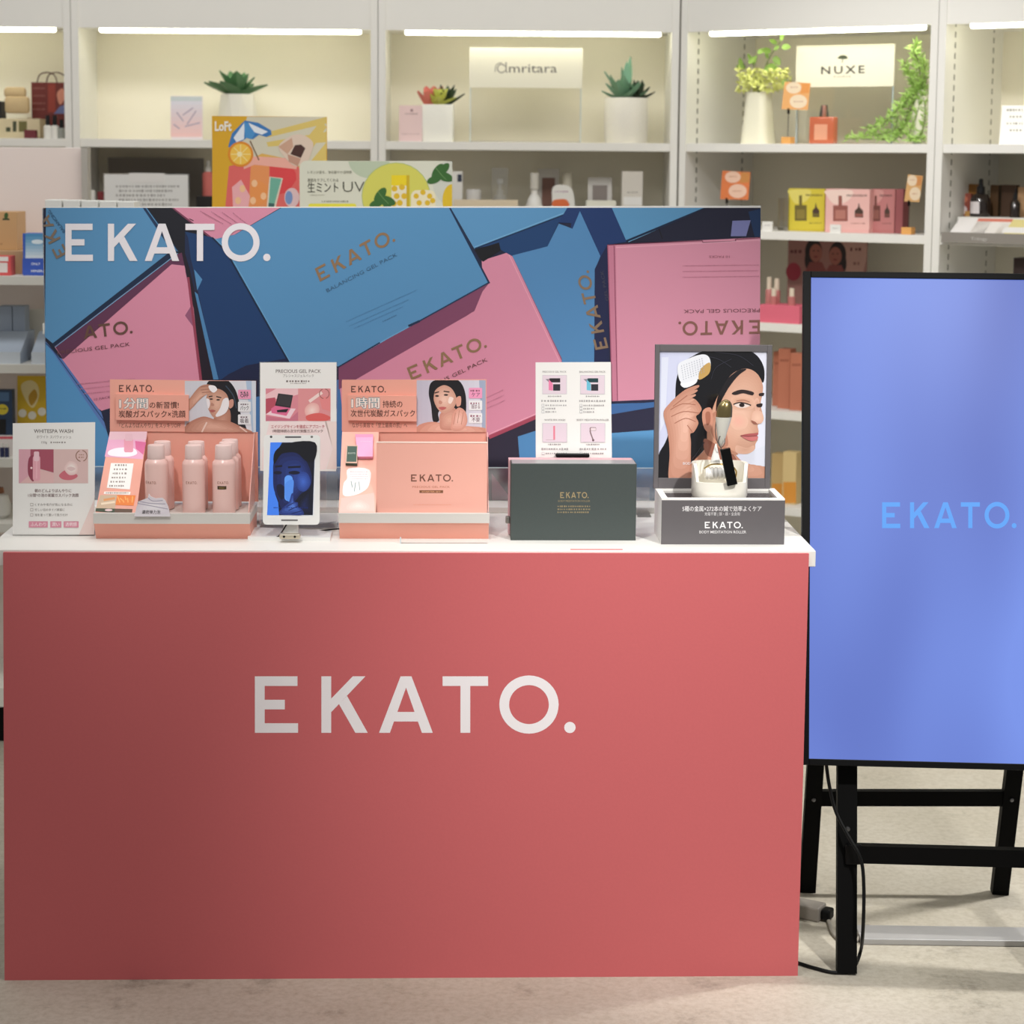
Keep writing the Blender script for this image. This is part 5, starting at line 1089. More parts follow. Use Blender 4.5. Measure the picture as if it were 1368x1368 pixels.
for i in range(230):
    c_ = fp_(random.uniform(988, 1050), random.uniform(92, 122)); 
    if c_.z < h-.004 and abs(c_.x) < rt: c_.z = h+.004
    c_.y = random.uniform(-.05, .05); r_ = random.uniform(.006, .011); ax = Matrix.Rotation(random.uniform(0, 6), 3, Vector((random.random(), random.random(), random.random())).normalized())
    ct = bm.verts.new(c_+ax @ Vector((0, 0, r_*.5)))
    pt = [bm.verts.new(c_+ax @ Vector((r_*(1.2 if k_ % 2 else .5)*math.cos(k_*math.pi/4), r_*(1.2 if k_ % 2 else .5)*math.sin(k_*math.pi/4), 0))) for k_ in range(8)]
    for k_ in range(8): bm.faces.new((ct, pt[k_], pt[(k_+1) % 8]))
o = mesh('blossoms', bm, mat('yellow_green_petals', (222, 226, 140), .6, noise=.2, nscale=40), vs1); o['kind'] = 'stuff'
stm = mat('plant_stem', (110, 122, 70), .6)
for q_ in ([(1013, 126), (1020, 95), (1032, 70), (1043, 55)], [(1013, 126), (1010, 100), (1004, 78)], [(1014, 126), (1022, 100), (1026, 82)]):
    mesh('stem', tube([fp_(*v) for v in q_], .0016, 6, 4), stm, vs1, smooth=True)
def flat_leaf(parent, M_, x, y, ang, ln, wd_, mtl, d=0.0):
    p_ = loc(M_, x, y, d); o = mesh('leaf', leaf_bm(ln, wd_, .0015, .15), mtl, parent, smooth=True); o.matrix_local = T(*p_) @ RY(-ang) @ RX(70)
LG2 = mat('fresh_leaf', (124, 156, 72), .5, noise=.15, nscale=30)
for x, y, a_, l_ in ((1043, 54, 60, .03), (1038, 58, 150, .026), (1045, 62, -10, .03), (1030, 68, 170, .03), (1034, 66, 20, .022), (1026, 78, 100, .026), (1034, 76, -50, .034), (1004, 80, 120, .022), (1012, 70, 10, .028), (1000, 84, 30, .03), (992, 92, 100, .034), (996, 90, 170, .03), (1022, 94, 20, .04), (1030, 92, -10, .034), (1006, 86, 60, .03), (1046, 108, -40, .03)):
    flat_leaf(vs1, M, x, y, a_, l_, l_*.62, LG2, random.uniform(-.03, .02))
# oil bottle
M = spot(FB, 1100, 180, .05, z); hb_ = loc(FB, 1100, 156, .05).z-z; hn_ = loc(FB, 1100, 141, .05).z-z; hw = wpx(FB, 1084, 1117, 170, .05)/2
t = thing('oil_bottle', 'square amber orange oil bottle on the angled shelf', 'bottle', M)
mesh('glass', B(-hw, hw, -.016, .016, 0, hb_, bev=.004), AMB, t, smooth=True); mesh('neck', lathe([(0, hb_), (.007, hb_), (.0065, hn_-.003), (.005, hn_), (0, hn_)], 16), mat('rose_neck', (206, 140, 112), .3), t, smooth=True); mesh('spray_tube', lathe([(0, hb_), (.0025, hb_), (.0025, hn_-.002), (0, hn_-.002)], 8, T(-.004, -.006, 0)), mat('neck_grey', (100, 92, 84), .3), t)
mesh('label', B(-hw*.55, hw*.5, -.0168, -.016, hb_*.15, hb_*.72), mat('peach_label', (238, 170, 136), .5), t)
mesh('clear_cap', lathe([(.012, hb_), (.0135, hb_+.004), (.009, hn_+.002), (0, hn_+.004)], 20), GLC, t, smooth=True)
def nuxe(A):
    g_ = (48, 46, 42); A.text('NUXE', 1097, 1155, 99, 10, g_, .018, dy=-1.5, space=1.35); A.text('PARIS', 1114, 1137, 103.5, 2, (140, 134, 120), 0, dy=-.4)
    A.poly([(1119, 78), (1122, 74.5), (1127, 73.5), (1131, 75), (1132.5, 78), (1126, 79)], (66, 74, 54), 4); A.line([(1125.5, 79), (1125.5, 84)], 1, (66, 74, 54))
sign_on_stand('ivory sign with a small tree emblem above dark capitals', FB, 1061.5, 1193, 60, 116, .13, 1064, 1192, nuxe)
# trailing plant
M = spot(FB, 1232, 180, .10, z); h = loc(FB, 1232, 120, .10).z-z
tp = thing('trailing_plant', 'bright green trailing plant spilling from a white vase beside the upright', 'plant', M)
mesh('vase', lathe([(0, 0), (.026, 0), (.03, .02), (.03, h*.55), (.022, h*.85), (.018, h), (.014, h), (.012, h-.02), (0, h-.02)], 26), MATS['ivory_vase'], tp, smooth=True)
bm = bmesh.new(); random.seed(5); vines = [[(1228, 118), (1222, 70), (1224, 58)], [(1230, 118), (1215, 100), (1208, 82)], [(1228, 118), (1208, 130), (1196, 150), (1180, 164), (1160, 172)], [(1228, 120), (1212, 132), (1200, 155), (1192, 175), (1150, 183)], [(1230, 118), (1216, 140), (1205, 172), (1185, 185), (1128, 185)], [(1232, 118), (1232, 95), (1228, 75)], [(1232, 118), (1226, 150), (1214, 182), (1225, 186)], [(1230, 118), (1236, 100), (1234, 84)], [(1228, 120), (1216, 150), (1200, 176), (1170, 180), (1140, 186)], [(1230, 118), (1222, 130), (1210, 165), (1196, 186), (1176, 186)], [(1229, 118), (1218, 110), (1214, 92)], [(1230, 120), (1205, 140), (1186, 160), (1166, 180)], [(1232, 120), (1236, 150), (1230, 180), (1215, 187)], [(1231, 118), (1227, 84), (1220, 66)]]
vst = bmesh.new(); zmin = .004
for vi in vines:
    dd = random.uniform(-.06, .0); P_ = [loc(M, x, y, dd*(.3+i/len(vi))) for i, (x, y) in enumerate(vi)]
    for p_ in P_: p_.z = max(p_.z, zmin+.003)
    tube(P_, .0014, 5, 5, vst)
    S_ = spline(P_, 16)
    for p_ in S_:
        for _k in range(2):
            L_ = random.uniform(.014, .03); d_ = Vector((random.uniform(-1, 1), random.uniform(-1, .6), random.uniform(-.6, 1))).normalized(); s_ = d_.orthogonal().normalized()*L_*.10
            a_ = p_+d_*L_*.5; b_ = p_+d_*L_; mn = zmin-min(p_.z, a_.z, b_.z)
            up_ = Vector((0, 0, max(0, mn))); v_ = [bm.verts.new(q_+up_) for q_ in (p_, a_+s_, b_, a_-s_)]; bm.faces.new(v_)
o = mesh('stems', vst, stm, tp, smooth=True); o['kind'] = 'stuff'; o = mesh('foliage', bm, mat('grass_green', (172, 206, 112), .5, noise=.2, nscale=25), tp); o['kind'] = 'stuff'
# gift boxes on the second shelf
def gift(cols, x0, x1, y0, s_=1):
    w_ = x1-x0
    def art(A):
        A.rect(x0+.6, y0+.6, x1-.6, y0+54, cols[0]); A.poly([(x0+w_*.02, y0+8), (x0+w_*.2, y0+20), (x0+w_*.5, y0+16), (x0+w_*.6, y0+2), (x0+1, y0+2)], cols[1], 4)
        A.rect(x0+w_*.17, y0+22, x0+w_*.5, y0+43, cols[2]); A.rect(x0+w_*.29, y0+9, x0+w_*.37, y0+22, cols[2]); A.rect(x0+w_*.22, y0+28, x0+w_*.45, y0+40, cols[3])
        A.poly([(x0+w_*.66, y0+38), (x0+w_*.66, y0+29), (x0+w_*.73, y0+25), (x0+w_*.75, y0+18), (x0+w_*.78, y0+25), (x0+w_*.85, y0+29), (x0+w_*.85, y0+38)], (74, 54, 44)); A.rect(x0+w_*.67, y0+33, x0+w_*.84, y0+37, cols[2])
        A.text('PRODIGIEUX', x0+w_*.48, x0+w_*.94, y0+10, 2.6, (70, 54, 44), .02); A.marks(x0+w_*.58, x0+w_*.9, y0+46, 1.6, cols[2])
    return art
carton('gift_set_box', 'yellow gift set box printed with two oil bottles', 'gift box', FB, 1053.5, 1102, 252, z2, .08, .05, (206, 186, 56), gift(((214, 196, 62), (228, 214, 110), (110, 98, 44), (140, 124, 56)), 1053.5, 1102, 252), 'gift set boxes on the angled shelf')
carton('gift_set_box', 'light pink gift set box printed with two oil bottles', 'gift box', FB, 1103, 1162, 252.5, z2, .06, .05, (232, 178, 172), gift(((234, 184, 176), (242, 212, 200), (150, 88, 78), (184, 122, 108)), 1103, 1162, 252.5), 'gift set boxes on the angled shelf')
carton('gift_set_box', 'pink gift set box right of the light one, shadow in its colours', 'gift box', FB, 1164, 1196, 252.5, z2, .09, .05, (186, 118, 116), gift(((188, 122, 120), (206, 150, 144), (110, 66, 58), (140, 90, 80)), 1158, 1194, 252.5), 'gift set boxes on the angled shelf')  # pink box standing in shadow: the shade is put into its inks
carton('gift_set_box', 'narrow pink box at the right end of the gift boxes, shadow in its colour', 'gift box', FB, 1197, 1207, 252.5, z2, .09, .05, (150, 84, 86), None, 'gift set boxes on the angled shelf')  # shadow over this end darkens the carton colour itself
carton('clear_tester_box', 'empty clear box left of the yellow gift box', 'clear box', FB, 1040, 1053, 264, z2, .07, .04, (228, 228, 226), m=GLC)
for x, y, lb in ((1025, 296, 'small white price tag on the second angled shelf next to the picture board'), (1116, 300, 'small white price tag in front of the pink gift box')):
    carton('price_tag', lb, 'price tag', FB, x-7, x+7, y, z2, .012, .004, (238, 236, 230), group='price tags on the angled shelf', art=lambda A: A.marks(x-4, x+4, y+5, 1.4, (170, 166, 160)))
# third shelf and below
z3, z4, z5 = zs_[2], zs_[3], zs_[4]
def women(A):
    A.rect(1053, 322, 1158, 430, (150, 108, 100)); A.poly([(1120, 322), (1158, 322), (1158, 345), (1135, 430)], (176, 140, 128)); A.ell(1060, 363, 10, 12, (150, 40, 60))
    for cx_, cy_, s_ in ((1090, 336, 1.0), (1116, 340, 1.0)):
        A.ell(cx_-3*(1 if cx_ < 1100 else -1), cy_, 11.5, 17, (30, 20, 22)); A.ell(cx_-6*(1 if cx_ < 1100 else -1), cy_+12, 9, 16, (30, 20, 22)); A.ell(cx_, cy_+2, 8.5, 12, (150, 92, 78)); A.ell(cx_-3, cy_-1, 1.6, .8, (40, 26, 26), n=8); A.ell(cx_+3, cy_-1, 1.6, .8, (40, 26, 26), n=8); A.ell(cx_, cy_+7, 3, 1.2, (120, 50, 52), n=8); A.poly([(cx_-16, cy_+30), (cx_-8, cy_+14), (cx_+8, cy_+14), (cx_+16, cy_+30)], (128, 66, 62))
    A.marks(1056, 1074, 336, 5, (90, 40, 44)); A.marks(1136, 1154, 333, 5, (90, 40, 44)); A.marks(1140, 1150, 352, 4, (130, 90, 84))
carton('shelf_poster', 'dusky red poster of two women under the angled shelf', 'poster', FB, 1052.5, 1158, 322, z3, .24, .004, (150, 108, 100), art=women)
carton('pink_tray', 'bright pink tray of small bottles left of the screen', 'tray', FB, 1012, 1068, 408, z3, .02, .10, (226, 110, 130))
zt_ = loc(FB, 1040, 408, .06).z
for x, y, d_, lb in ((1028, 370, .10, 'tall pale pink tube at the back of the pink tray'), (1038, 372, .10, 'second tall pale pink tube in the pink tray'), (1034, 385, .05, 'white capped bottle at the front of the pink tray'), (1058, 385, .05, 'white capped bottle in the pink tray next to the screen')):
    turned('small_bottle', lb, 'bottle', FB, x, y, zt_, d_, (('body', mat('rose_bottle', (190, 120, 116), .3), [(0, 0), (1, 0), (1, .5), (.8, .55), (0, .55)]), ('cap', mat('ivory_cap', (226, 212, 190), .4), [(0, .54), (.7, .54), (.66, 1), (0, 1)])), 'small bottles in the pink tray', 9)
for x0, x1, y, d_, lb in ((1033, 1046, 470, .12, 'terracotta carton in the rear of the row beside the framed portrait'), (1040, 1056, 466, .07, 'tall terracotta carton in the middle of the row'), (1056, 1072, 472, .05, 'terracotta carton partly behind the screen')):
    carton('terracotta_carton', lb, 'carton', FB, x0, x1, y, z4, d_, .04, (190, 118, 92), group='terracotta cartons', art=lambda A: A.rect(x0+2, y+14, x1-2, y+17, (160, 92, 70)))
for x0, x1, y, d_, lb, c_ in ((1031, 1046, 606, .12, 'cream and orange carton at the rear of the lower shelf', (206, 176, 120)), (1046, 1064, 604, .06, 'cream carton with orange lower half beside the screen', (222, 196, 140))):
    carton('orange_carton', lb, 'carton', FB, x0, x1, y, z5, d_, .04, c_, group='orange and cream cartons', art=lambda A: A.rect(x0+.5, y+40, x1-.5, y+68, (224, 152, 60)))
# ------------------------------------------------ unit 5
carton('info_card', 'white printed info card leaning on the rightmost top shelf', 'card', FB, 1336, 1400, 140, z, .10, .003, (240, 238, 232), tilt=8, art=lambda A: [A.marks(1345+(i % 2)*4, 1366, 147+i*9, 3, (150, 146, 140), seed=i) for i in range(4)])
zr2 = loc(FB, 1300, 325, .0).z+.012
tr_ = thing('riser_tray', 'grey fronted riser tray carrying white leaflets on the right shelf', 'tray', FB @ T(x4+.03, .0, z2))
hR = loc(FB, 1300, 310, 0).z-z2; hB = loc(FB, 1300, 290, .12).z-z2
zL0, zL1 = loc(FB, 1300, 325, -.008).z-z2, loc(FB, 1300, 311, -.008).z-z2
mesh('front_lip', B(0, .82, -.008, -.003, zL0, zL1), mat('grey_lip_board', (140, 134, 126), .5), tr_); mesh('riser', B(0, .82, .11, .26, 0, hB, bev=.001), SHW, tr_); mesh('lip_fold', B(0, .82, -.003, .02, .0005, .002), MATS['grey_lip_board'], tr_)
A = Art(FB, -.008); A.text('Trilogy', 1297, 1319, 320.5, 4, (196, 192, 186), dy=.8); A.build('lettering', tr_)
for i, (x, c_, lb) in enumerate(((1292, (240, 236, 232), 'white leaflet at the left end of the grey riser tray'), (1318, (240, 234, 226), 'white leaflet with a red top edge on the grey riser tray'), (1352, (232, 218, 150), 'yellow and white leaflet on the grey riser tray'))):
    p_ = loc(FB, x, 302, .05); hw = .055
    t = thing('leaflet', lb, 'leaflet', FB @ T(p_.x, .03, z2+hR*.55) @ RX(-62), 'leaflets on the riser tray'); mesh('sheet', B(-hw+.012, hw, 0, .001, 0, .085), mat('leaflet_%d' % c_[2], c_, .5), t)
    if i == 1: mesh('top_edge', B(-hw+.012, hw, -.001, 0, .07, .085), mat('coral_edge', (220, 130, 110), .5), t)
    if i == 2: mesh('white_patch', B(-hw+.03, hw-.01, -.001, 0, .01, .04), PAPER, t)
zt_ = z2+hB
M = spot(FB, 1310, 260, .17, zt_); h = loc(FB, 1310, 238, .17).z-zt_; r = wpx(FB, 1297, 1323, 270, .17)/2
t = thing('serum_bottle', 'large dark brown dropper bottle with a white label', 'bottle', M)
mesh('glass', lathe([(0, 0), (r*.96, 0), (r, .003), (r, h*.45), (r*.75, h*.56), (r*.38, h*.62), (0, h*.62)], 26), DBR, t, smooth=True); mesh('dropper', lathe([(0, h*.6), (r*.42, h*.6), (r*.4, h*.78), (r*.24, h*.8), (r*.2, h*.97), (0, h)], 20), GLB, t, smooth=True)
A = Art(M); A.grad(1299.5, 269, 1313, 285, (222, 214, 214), (226, 220, 220), 12, True); wrap_print(A, 'label', t, 0, r)
carton('orange_white_box', 'orange and white round patterned box left of the dark brown bottle', 'carton', FB, 1269, 1296, 258, zt_, .18, .03, (150, 72, 56), art=lambda A: (A.ell(1286, 266, 7, 5, (206, 120, 90)), A.ell(1283, 280, 9, 7, (222, 206, 206)), A.rect(1289, 282, 1296, 289, (200, 150, 80))), tilt=6)
for x0, x1, y, c_, lb in ((1290, 1308, 246, (150, 104, 44), 'ochre carton behind the dark brown bottle'), (1323, 1334, 247, (84, 58, 30), 'brown carton right of the dark brown bottle'), (1338, 1358, 247, (70, 46, 26), 'darker brown carton second from the dark brown bottle'), (1360, 1374, 250, (190, 150, 110), 'tan carton at the right edge of the picture')):
    carton('skincare_carton', lb, 'carton', FB, x0, x1, y, zt_, .21, .03, c_, group='brown cartons on the right shelf')
turned('serum_bottle', 'small dark dropper bottle at the right edge of the picture', 'bottle', FB, 1357, 252, zt_, .16, (('glass', DBR, [(0, 0), (1, 0), (1, .5), (.5, .62), (0, .62)]), ('dropper', GLB, [(0, .6), (.5, .6), (.45, .8), (.2, .84), (.18, 1), (0, 1)])), None, 13)
carton('dark_box', 'dark box on the third shelf just above the screen', 'carton', FB, 1354, 1390, 345, z3, .10, .06, (52, 36, 34))
# ================================================================== gondola at the left and the promotion table behind the counter
FG = T(0, 5.2, 0)
xg1 = loc(FG, 117, 240, .32).x; xg0 = xg1-1.25
zg = [loc(FG, 30, y).z for y in (369, 487, 613, 700)]
GM_ = FG @ T(xg0, 0, 0); GW = xg1-xg0
go = thing('gondola_shelf', 'free standing white shelf rack behind the left end of the counter', 'shelving', GM_)
zt_ = loc(FG, 60, 197, .32).z
mesh('back_panel', B(0, GW, .32, .34, 0, zt_, bev=.001), mat('glossy_warm_white', (238, 224, 217), .18, coat=.6), go)
mesh('upright', B(GW-.012, GW+.004, .30, .345, 0, zt_), mat('grey_upright', (176, 172, 164), .4), go)
for z_ in zg:
    sh = mesh('shelf', B(.0, GW-.015, 0, .32, z_-.006, z_), SHW, go); mesh('price_rail', B(.0, GW-.015, -.004, 0, z_-.022, z_), mat('price_rail_white', (222, 220, 212), .35), sh)
mesh('deck', B(0, GW-.015, 0, .32, .10, .15), SHW, go); mesh('kick_plate', B(0, GW-.015, .03, .04, 0, .10), BLK, go)
for z_ in (zg[0], zg[1]):
    mesh('bracket', B(.30, .306, .02, .32, z_-.05, z_-.006), mat('bracket_grey', (120, 118, 112), .4, .4), go); mesh('bracket', B(GW-.03, GW-.024, .02, .32, z_-.05, z_-.006), MATS['bracket_grey'], go)
def gcol(*a, **k): return carton(*a, **k)
# top shelf
_, _, _, hk_ = carton('wooden_tray', 'wooden tray with raised edge under the kraft brown box', 'tray', FG, -30, 37, 335, zg[0], .10, .18, (202, 168, 128))
t, M, hw, h = carton('kraft_box', 'kraft brown box with a small green plant emblem', 'box', FG, -14, 22, 283, zg[0]+hk_, .14, .10, (206, 164, 116), art=lambda A: (A.poly([(3, 294), (13, 294), (12, 291.5), (4, 291.5)], (50, 70, 40)), A.poly([(6, 291), (6, 286), (8.5, 284), (11, 286), (10, 291)], (62, 92, 44), 3), A.marks(0, 4, 326, 2, (150, 110, 70))), yaw=0)
carton('red_packet', 'red and white packet in front of the wooden tray', 'packet', FG, -20, 14, 342, zg[0], .02, .05, (220, 90, 90), art=lambda A: (A.rect(-15, 351, 10, 364, (238, 228, 224)), A.rect(-15, 343, 11, 349, (244, 240, 236))))
def sky(A):
    A.grad(34, 312, 70, 345, (70, 140, 190), (226, 234, 242), 8); A.ell(50, 323, 8, 3, (226, 238, 246)); A.rect(30, 345, 70, 367, (58, 92, 188)); A.text('ONLY', 41.5, 54, 354, 3, (226, 232, 246), .02); A.text('MINERALS', 41.5, 66, 363.5, 3, (226, 232, 246), .02)
carton('blue_display_box', 'blue box with a sky picture beside the picture board edge', 'box', FG, 30, 74, 312, zg[0], .03, .06, (60, 96, 186), art=sky)
# second shelf: pale blue cartons in trays
for x0, x1, lb in ((-2, 15.5, 'pale blue carton at the left edge of the second rack shelf'), (16.5, 33, 'pale blue carton standing second in its tray')):
    carton('pale_blue_carton', lb, 'carton', FG, x0, x1, 409, zg[1]+.03, .12, .05, (158, 170, 188), group='pale blue cartons')
for x0, x1, lb, a_ in ((-12, 27, 'pale blue display tray with a small product picture', 1), (42, 80, 'pale blue display tray half hidden by the picture board', 0)):
    M = spot(FG, (x0+x1)/2, 470, .02, zg[1]); hw = wpx(FG, x0, x1, 470, .02)/2
    t = thing('display_tray', lb, 'tray', M, 'pale blue display trays'); mesh('tray', prism(bmesh.new(), [(0, 0), (0, .028), (.09, .075), (.16, .075), (.16, 0)], -hw, hw, 'X'), mat('pale_blue_board', (176, 188, 204), .5), t)
    mesh('front_lip', B(-hw, hw, -.003, 0, 0, .03), mat('pale_blue_lip', (206, 214, 222), .45), t)
    if a_: mesh('product_picture', B(.0, .03, -.001, 0, .02, .075, M=T(0, .002, .012) @ RX(-62)), mat('wood_picture', (176, 150, 124), .6), t)
carton('white_tag', 'white label card at the back of the second rack shelf', 'card', FG, 37, 62, 413, zg[1]+.05, .20, .003, (230, 226, 214))
# third shelf
def yel(A):
    A.rect(23, 503, 66, 580, (222, 184, 40)); A.poly([(28, 515), (40, 508), (50, 514), (52, 530), (44, 545), (34, 534)], (236, 218, 160), 4); A.poly([(38, 530), (46, 520), (50, 530), (42, 542)], (196, 150, 40), 4)
    for x, y in ((30, 552), (43, 555), (56, 550)): A.ell(x, y, 5.5, 5.5, (244, 240, 226))
t, M, hw, h = carton('riser_case', 'white raised case with a red stripe on the third rack shelf', 'case', FG, -60, 90, 582, zg[2], .06, .2, (236, 228, 224), art=lambda A: A.rect(-58, 583, 90, 586.5, (222, 92, 106)))
zy = zg[2]+h
carton('yellow_display_card', 'yellow product card with three white dots on the red striped case', 'card', FG, 22, 66, 502.5, zy, .10, .004, (222, 184, 40), art=yel, tilt=3)
carton('navy_pack', 'dark blue product pack with a yellow badge at the left edge', 'pack', FG, -18, 16, 521, zy, .07, .03, (46, 66, 96), art=lambda A: (A.ell(3, 547, 8, 7, (226, 206, 60)), A.rect(-10, 524, 12, 536, (80, 112, 150)), A.rect(-8, 560, 8, 580, (14, 14, 18)), A.marks(-2, 8, 546, 2, (60, 60, 40))))
for x, lb in ((2.5, 'small navy bottle on the third rack shelf at the left edge'), (9, 'small navy bottle on the third rack shelf second from the left edge')):
    turned('navy_bottle', lb, 'bottle', FG, x, 592, zg[2], .03, (('body', mat('navy_glass', (40, 46, 84), .3), [(0, 0), (1, 0), (1, .7), (0, .7)]), ('cap', GLW, [(0, .7), (.7, .7), (.7, 1), (0, 1)])), 'small navy bottles', 6)
M = spot(FG, -2, 680, .09, zg[3]); t = thing('round_box', 'white rounded box with a brown lid low on the rack', 'box', M)
mesh('body', lathe([(0, 0), (.02, 0), (.03, .01), (.032, .035), (.025, .06), (0, .07)], 24), GLW, t, smooth=True); mesh('lid', lathe([(.0, .068), (.016, .066), (.014, .08), (0, .084)], 20), mat('brown_lid', (140, 92, 64), .5), t, smooth=True)
# promotion table hidden behind the counter's picture board
FT = T(0, 4.95, 0); zq = 1.12
px_0, px_1 = loc(FT, 58, 500).x, loc(FT, 640, 500).x
TBM = FT @ T(px_0, 0, 0); tw = px_1-px_0
pt_ = thing('promotion_table', 'narrow white table behind the picture board carrying the yellow and mint posters', 'table', TBM)
mesh('table_top', B(0, tw, 0, .22, zq-.025, zq, bev=.001), SHW, pt_)
for x in (.02, tw-.06):
    for y in (.02, .16): mesh('leg', B(x, x+.04, y, y+.04, 0, zq-.025), SHW, pt_)
for i in range(5):
    carton('white_carton', ('white carton at the left end of the row peeking over the picture board', 'white carton second in the row peeking over the picture board', 'white carton in the middle of the row peeking over the picture board', 'white carton fourth in the row peeking over the picture board', 'white carton at the right end of the row peeking over the picture board')[i], 'carton', FT, 60+i*24.3, 82+i*24.3, 267+i*.6, zq, .05, .08, (234, 234, 230), group='white cartons peeking over the picture board')
# yellow poster
def loft(A):
    A.clip = (283.5, 156, 436, 330)
    A.rect(283.5, 156, 436, 330, (222, 170, 40)); A.poly([(330, 156), (436, 156), (436, 330), (350, 330), (318, 210)], (214, 208, 186)); 
    for q_ in ([(352, 178), (436, 156), (436, 165), (356, 184)], [(356, 190), (436, 176), (436, 190), (358, 196)], [(380, 220), (430, 160), (436, 170), (400, 225)], [(395, 240), (436, 190), (436, 215), (405, 245)]): A.poly(q_, (222, 196, 110))
    A.poly([(310, 225), (350, 205), (384, 212), (400, 230), (400, 280), (304, 280)], (226, 178, 90))
    A.poly([(306, 222), (340, 214), (394, 216), (400, 225), (402, 330), (296, 330)], (226, 104, 100)); A.poly([(335, 222), (345, 214), (360, 222), (358, 280), (332, 280)], (234, 150, 90)); A.poly([(310, 250), (322, 240), (334, 262), (330, 290), (312, 290)], (240, 176, 180)); A.poly([(360, 222), (385, 218), (396, 240), (372, 260)], (222, 70, 74), 3)
    A.poly([(322, 208), (400, 212), (396, 226), (340, 220), (326, 226)], (240, 176, 160)); A.ell(346, 258, 12, 16, (236, 150, 80))
    for x, y in ((340, 245), (352, 262), (338, 268), (318, 268), (324, 252)): A.ell(x, y, 4, 5, (246, 196, 150), n=10)
    A.line([(334, 188), (346, 214)], 1.6, (120, 90, 60))
    A.poly([(305, 196), (310, 178), (327, 161), (345, 164), (362, 174), (363, 180), (356, 183), (346, 180), (338, 186), (330, 184), (318, 192), (308, 198)], (60, 122, 186)); A.poly([(312, 184), (327, 163), (326, 186), (316, 190)], (232, 236, 242)); A.poly([(332, 164), (358, 176), (350, 180), (338, 176)], (232, 236, 242)); A.poly([(326, 164), (331, 164), (341, 178), (336, 186), (328, 184)], (74, 146, 206))
    A.ell(321.5, 206, 17, 17, (226, 140, 40)); A.ell(321.5, 206, 14, 14, (244, 196, 80))
    for i in range(8): a_ = i*math.pi/4; A.line([(321.5, 206), (321.5+13*math.cos(a_), 206+13*math.sin(a_))], 1.2, (250, 226, 150))
    A.ell(320, 206, 3.5, 3.5, (250, 234, 180), n=12)
    A.poly([(372, 196), (388, 182), (404, 180), (418, 190), (416, 204), (410, 216), (396, 222), (384, 214)], (226, 204, 186), 4); A.poly([(372, 196), (390, 184), (392, 196), (384, 206)], (206, 164, 140)); A.poly([(394, 194), (402, 193), (408, 198), (402, 211), (388, 206)], (74, 42, 36)); A.poly([(384, 206), (402, 212), (398, 222), (386, 216)], (196, 150, 130))
    A.poly([(360, 236), (378, 238), (369, 274), (360, 330), (352, 330), (357, 270)], (224, 214, 196)); A.poly([(361.5, 237), (376, 239), (367, 272), (359, 271)], (112, 176, 156)); A.poly([(359, 271), (367, 272), (366, 280), (358, 280)], (60, 100, 96))
    A.ell(390, 264, 10, 13, (226, 196, 200)); A.ell(386, 264, 5, 9, (120, 150, 200)); A.clip = None
    A.text('LoFt', 287, 309.5, 174.5, 12, (244, 238, 226), .035)
t, M, hw, h = carton('promotion_poster', 'yellow poster of drinks and a small parasol', 'poster', FT, 283, 436.5, 155.5, zq, .12, .006, (222, 170, 40), art=loft)
mesh('strut', B(-.03, .03, .006, .08, 0, .01), PAPER, t)
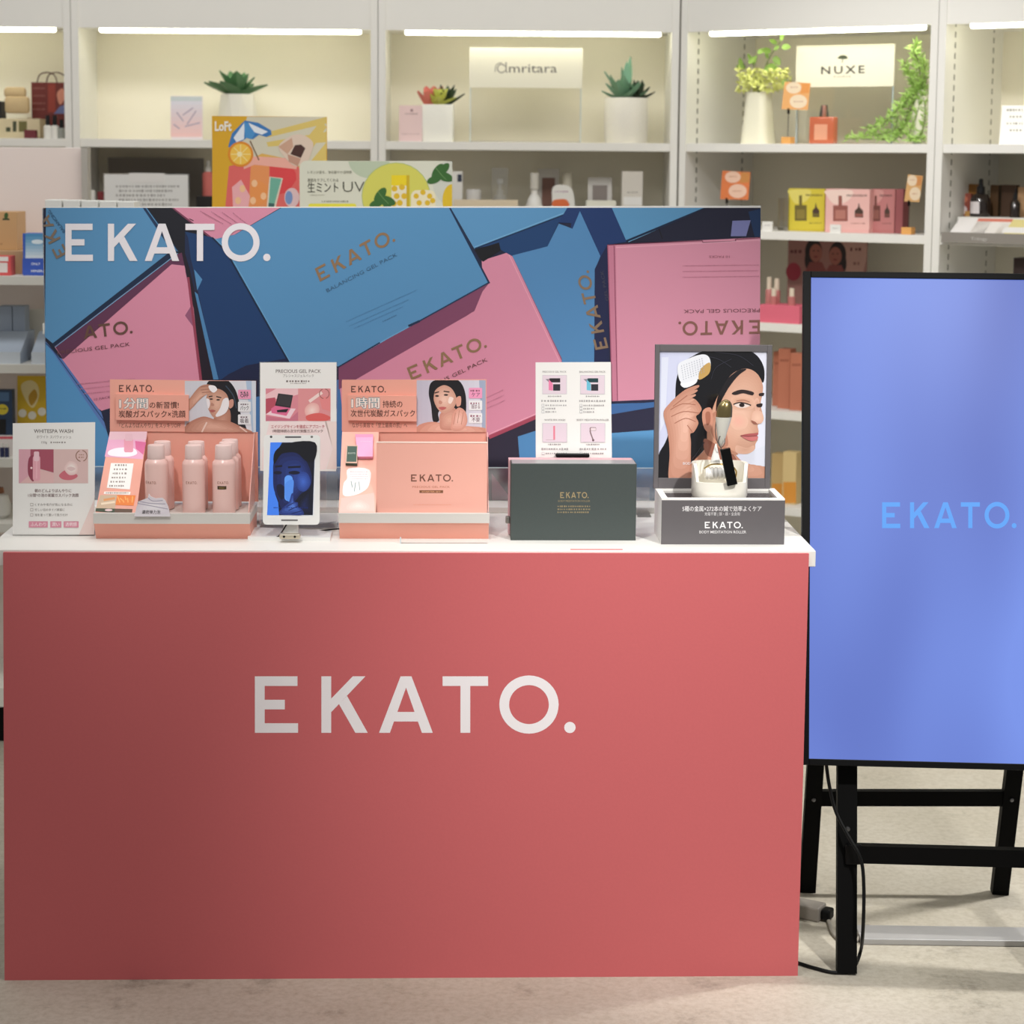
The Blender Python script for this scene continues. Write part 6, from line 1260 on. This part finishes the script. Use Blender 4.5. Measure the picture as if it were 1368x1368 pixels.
def mint(A):
    A.rrect(400.5, 215, 604, 330, 9, (222, 222, 204)); A.clip = (401, 215.5, 604, 330)
    A.ell(493, 212, 28, 26, (190, 202, 176)); A.ell(529, 262, 46, 45, (176, 190, 120)); A.ell(529, 262, 45, 44, (216, 212, 96)); A.ell(497, 212, 27, 25, (200, 208, 170)) if False else None
    A.ell(612, 244, 34, 34, (210, 212, 200)); A.ell(604, 268, 13, 22, (226, 190, 40))
    A.rect(524, 234, 547, 330, (206, 176, 30)); A.rect(523, 234, 543, 248, (240, 214, 30)); A.rect(523, 248, 543, 330, (236, 228, 200))
    for x, y in ((527, 252), (537, 250), (530, 262), (540, 262), (534, 271), (526, 272)): A.ell(x, y, 4, 4, (226, 186, 40), n=12)
    A.rrect(549, 254, 582, 330, 8, (240, 230, 196))
    for x, y in ((556, 262), (565, 257), (574, 262), (560, 271), (571, 271), (578, 268)): A.ell(x, y, 3.6, 3.6, (226, 186, 40), n=12)
    for cx_, cy_, s_ in ((511, 264, 1.0), (588, 232, 1.0)):
        G = (54, 104, 44)
        for dx, dy, a_, r_ in ((-3, -3, -55, 12), (6, 4, 20, 12), (-8, 8, 160, 10), (5, -6 if cx_ > 550 else 8, -50 if cx_ > 550 else 60, 10)): A.ell(cx_+dx, cy_+dy, r_, r_*.5, G, a_, 16)
        A.line([(cx_-6, cy_-8), (cx_+2, cy_+2), (cx_+8, cy_+8)], .8, (110, 150, 90))
    A.clip = None; K_ = (84, 84, 70)
    A.text('生ミント', 411, 452, 256, 10.5, K_, .01); A.text('UV', 458, 487, 256.5, 14, K_, -.01); A.text('素肌をケアしてくれる', 411, 452, 242.5, 3.4, (110, 108, 92), .01); A.text('レモンが香る、浄化軽やか透明感', 411, 470, 231.5, 2.8, (120, 118, 100)); A.marks(414, 433, 260.5, 1.2, (160, 156, 136)); A.marks(430, 466, 269, 2, (140, 136, 110)); A.rrect(412, 272, 476, 290, 3, (236, 226, 70))
M = spot(FT, 502, 300, .03, zq); C_ = [loc(M, x, y) for x, y in ((400, 214.5), (604.5, 214.5))]; hM = C_[0].z
t = thing('promotion_poster', 'pale mint UV poster with lemon yellow products and mint leaves', 'poster', M)
rr_ = .018; x0, x1 = C_[0].x, C_[1].x
mesh('card', prism(bmesh.new(), ring(x1-rr_, hM-rr_, rr_, rr_, 6, 0, 90)+ring(x0+rr_, hM-rr_, rr_, rr_, 6, 90, 180)+[(x0, 0), (x1, 0)], 0, .006, 'Y'), mat('mint_card', (222, 222, 204), .5), t); mesh('strut', B(-.03, .03, .006, .08, 0, .01), PAPER, t)
A = Art(M); mint(A); A.build('print', t)
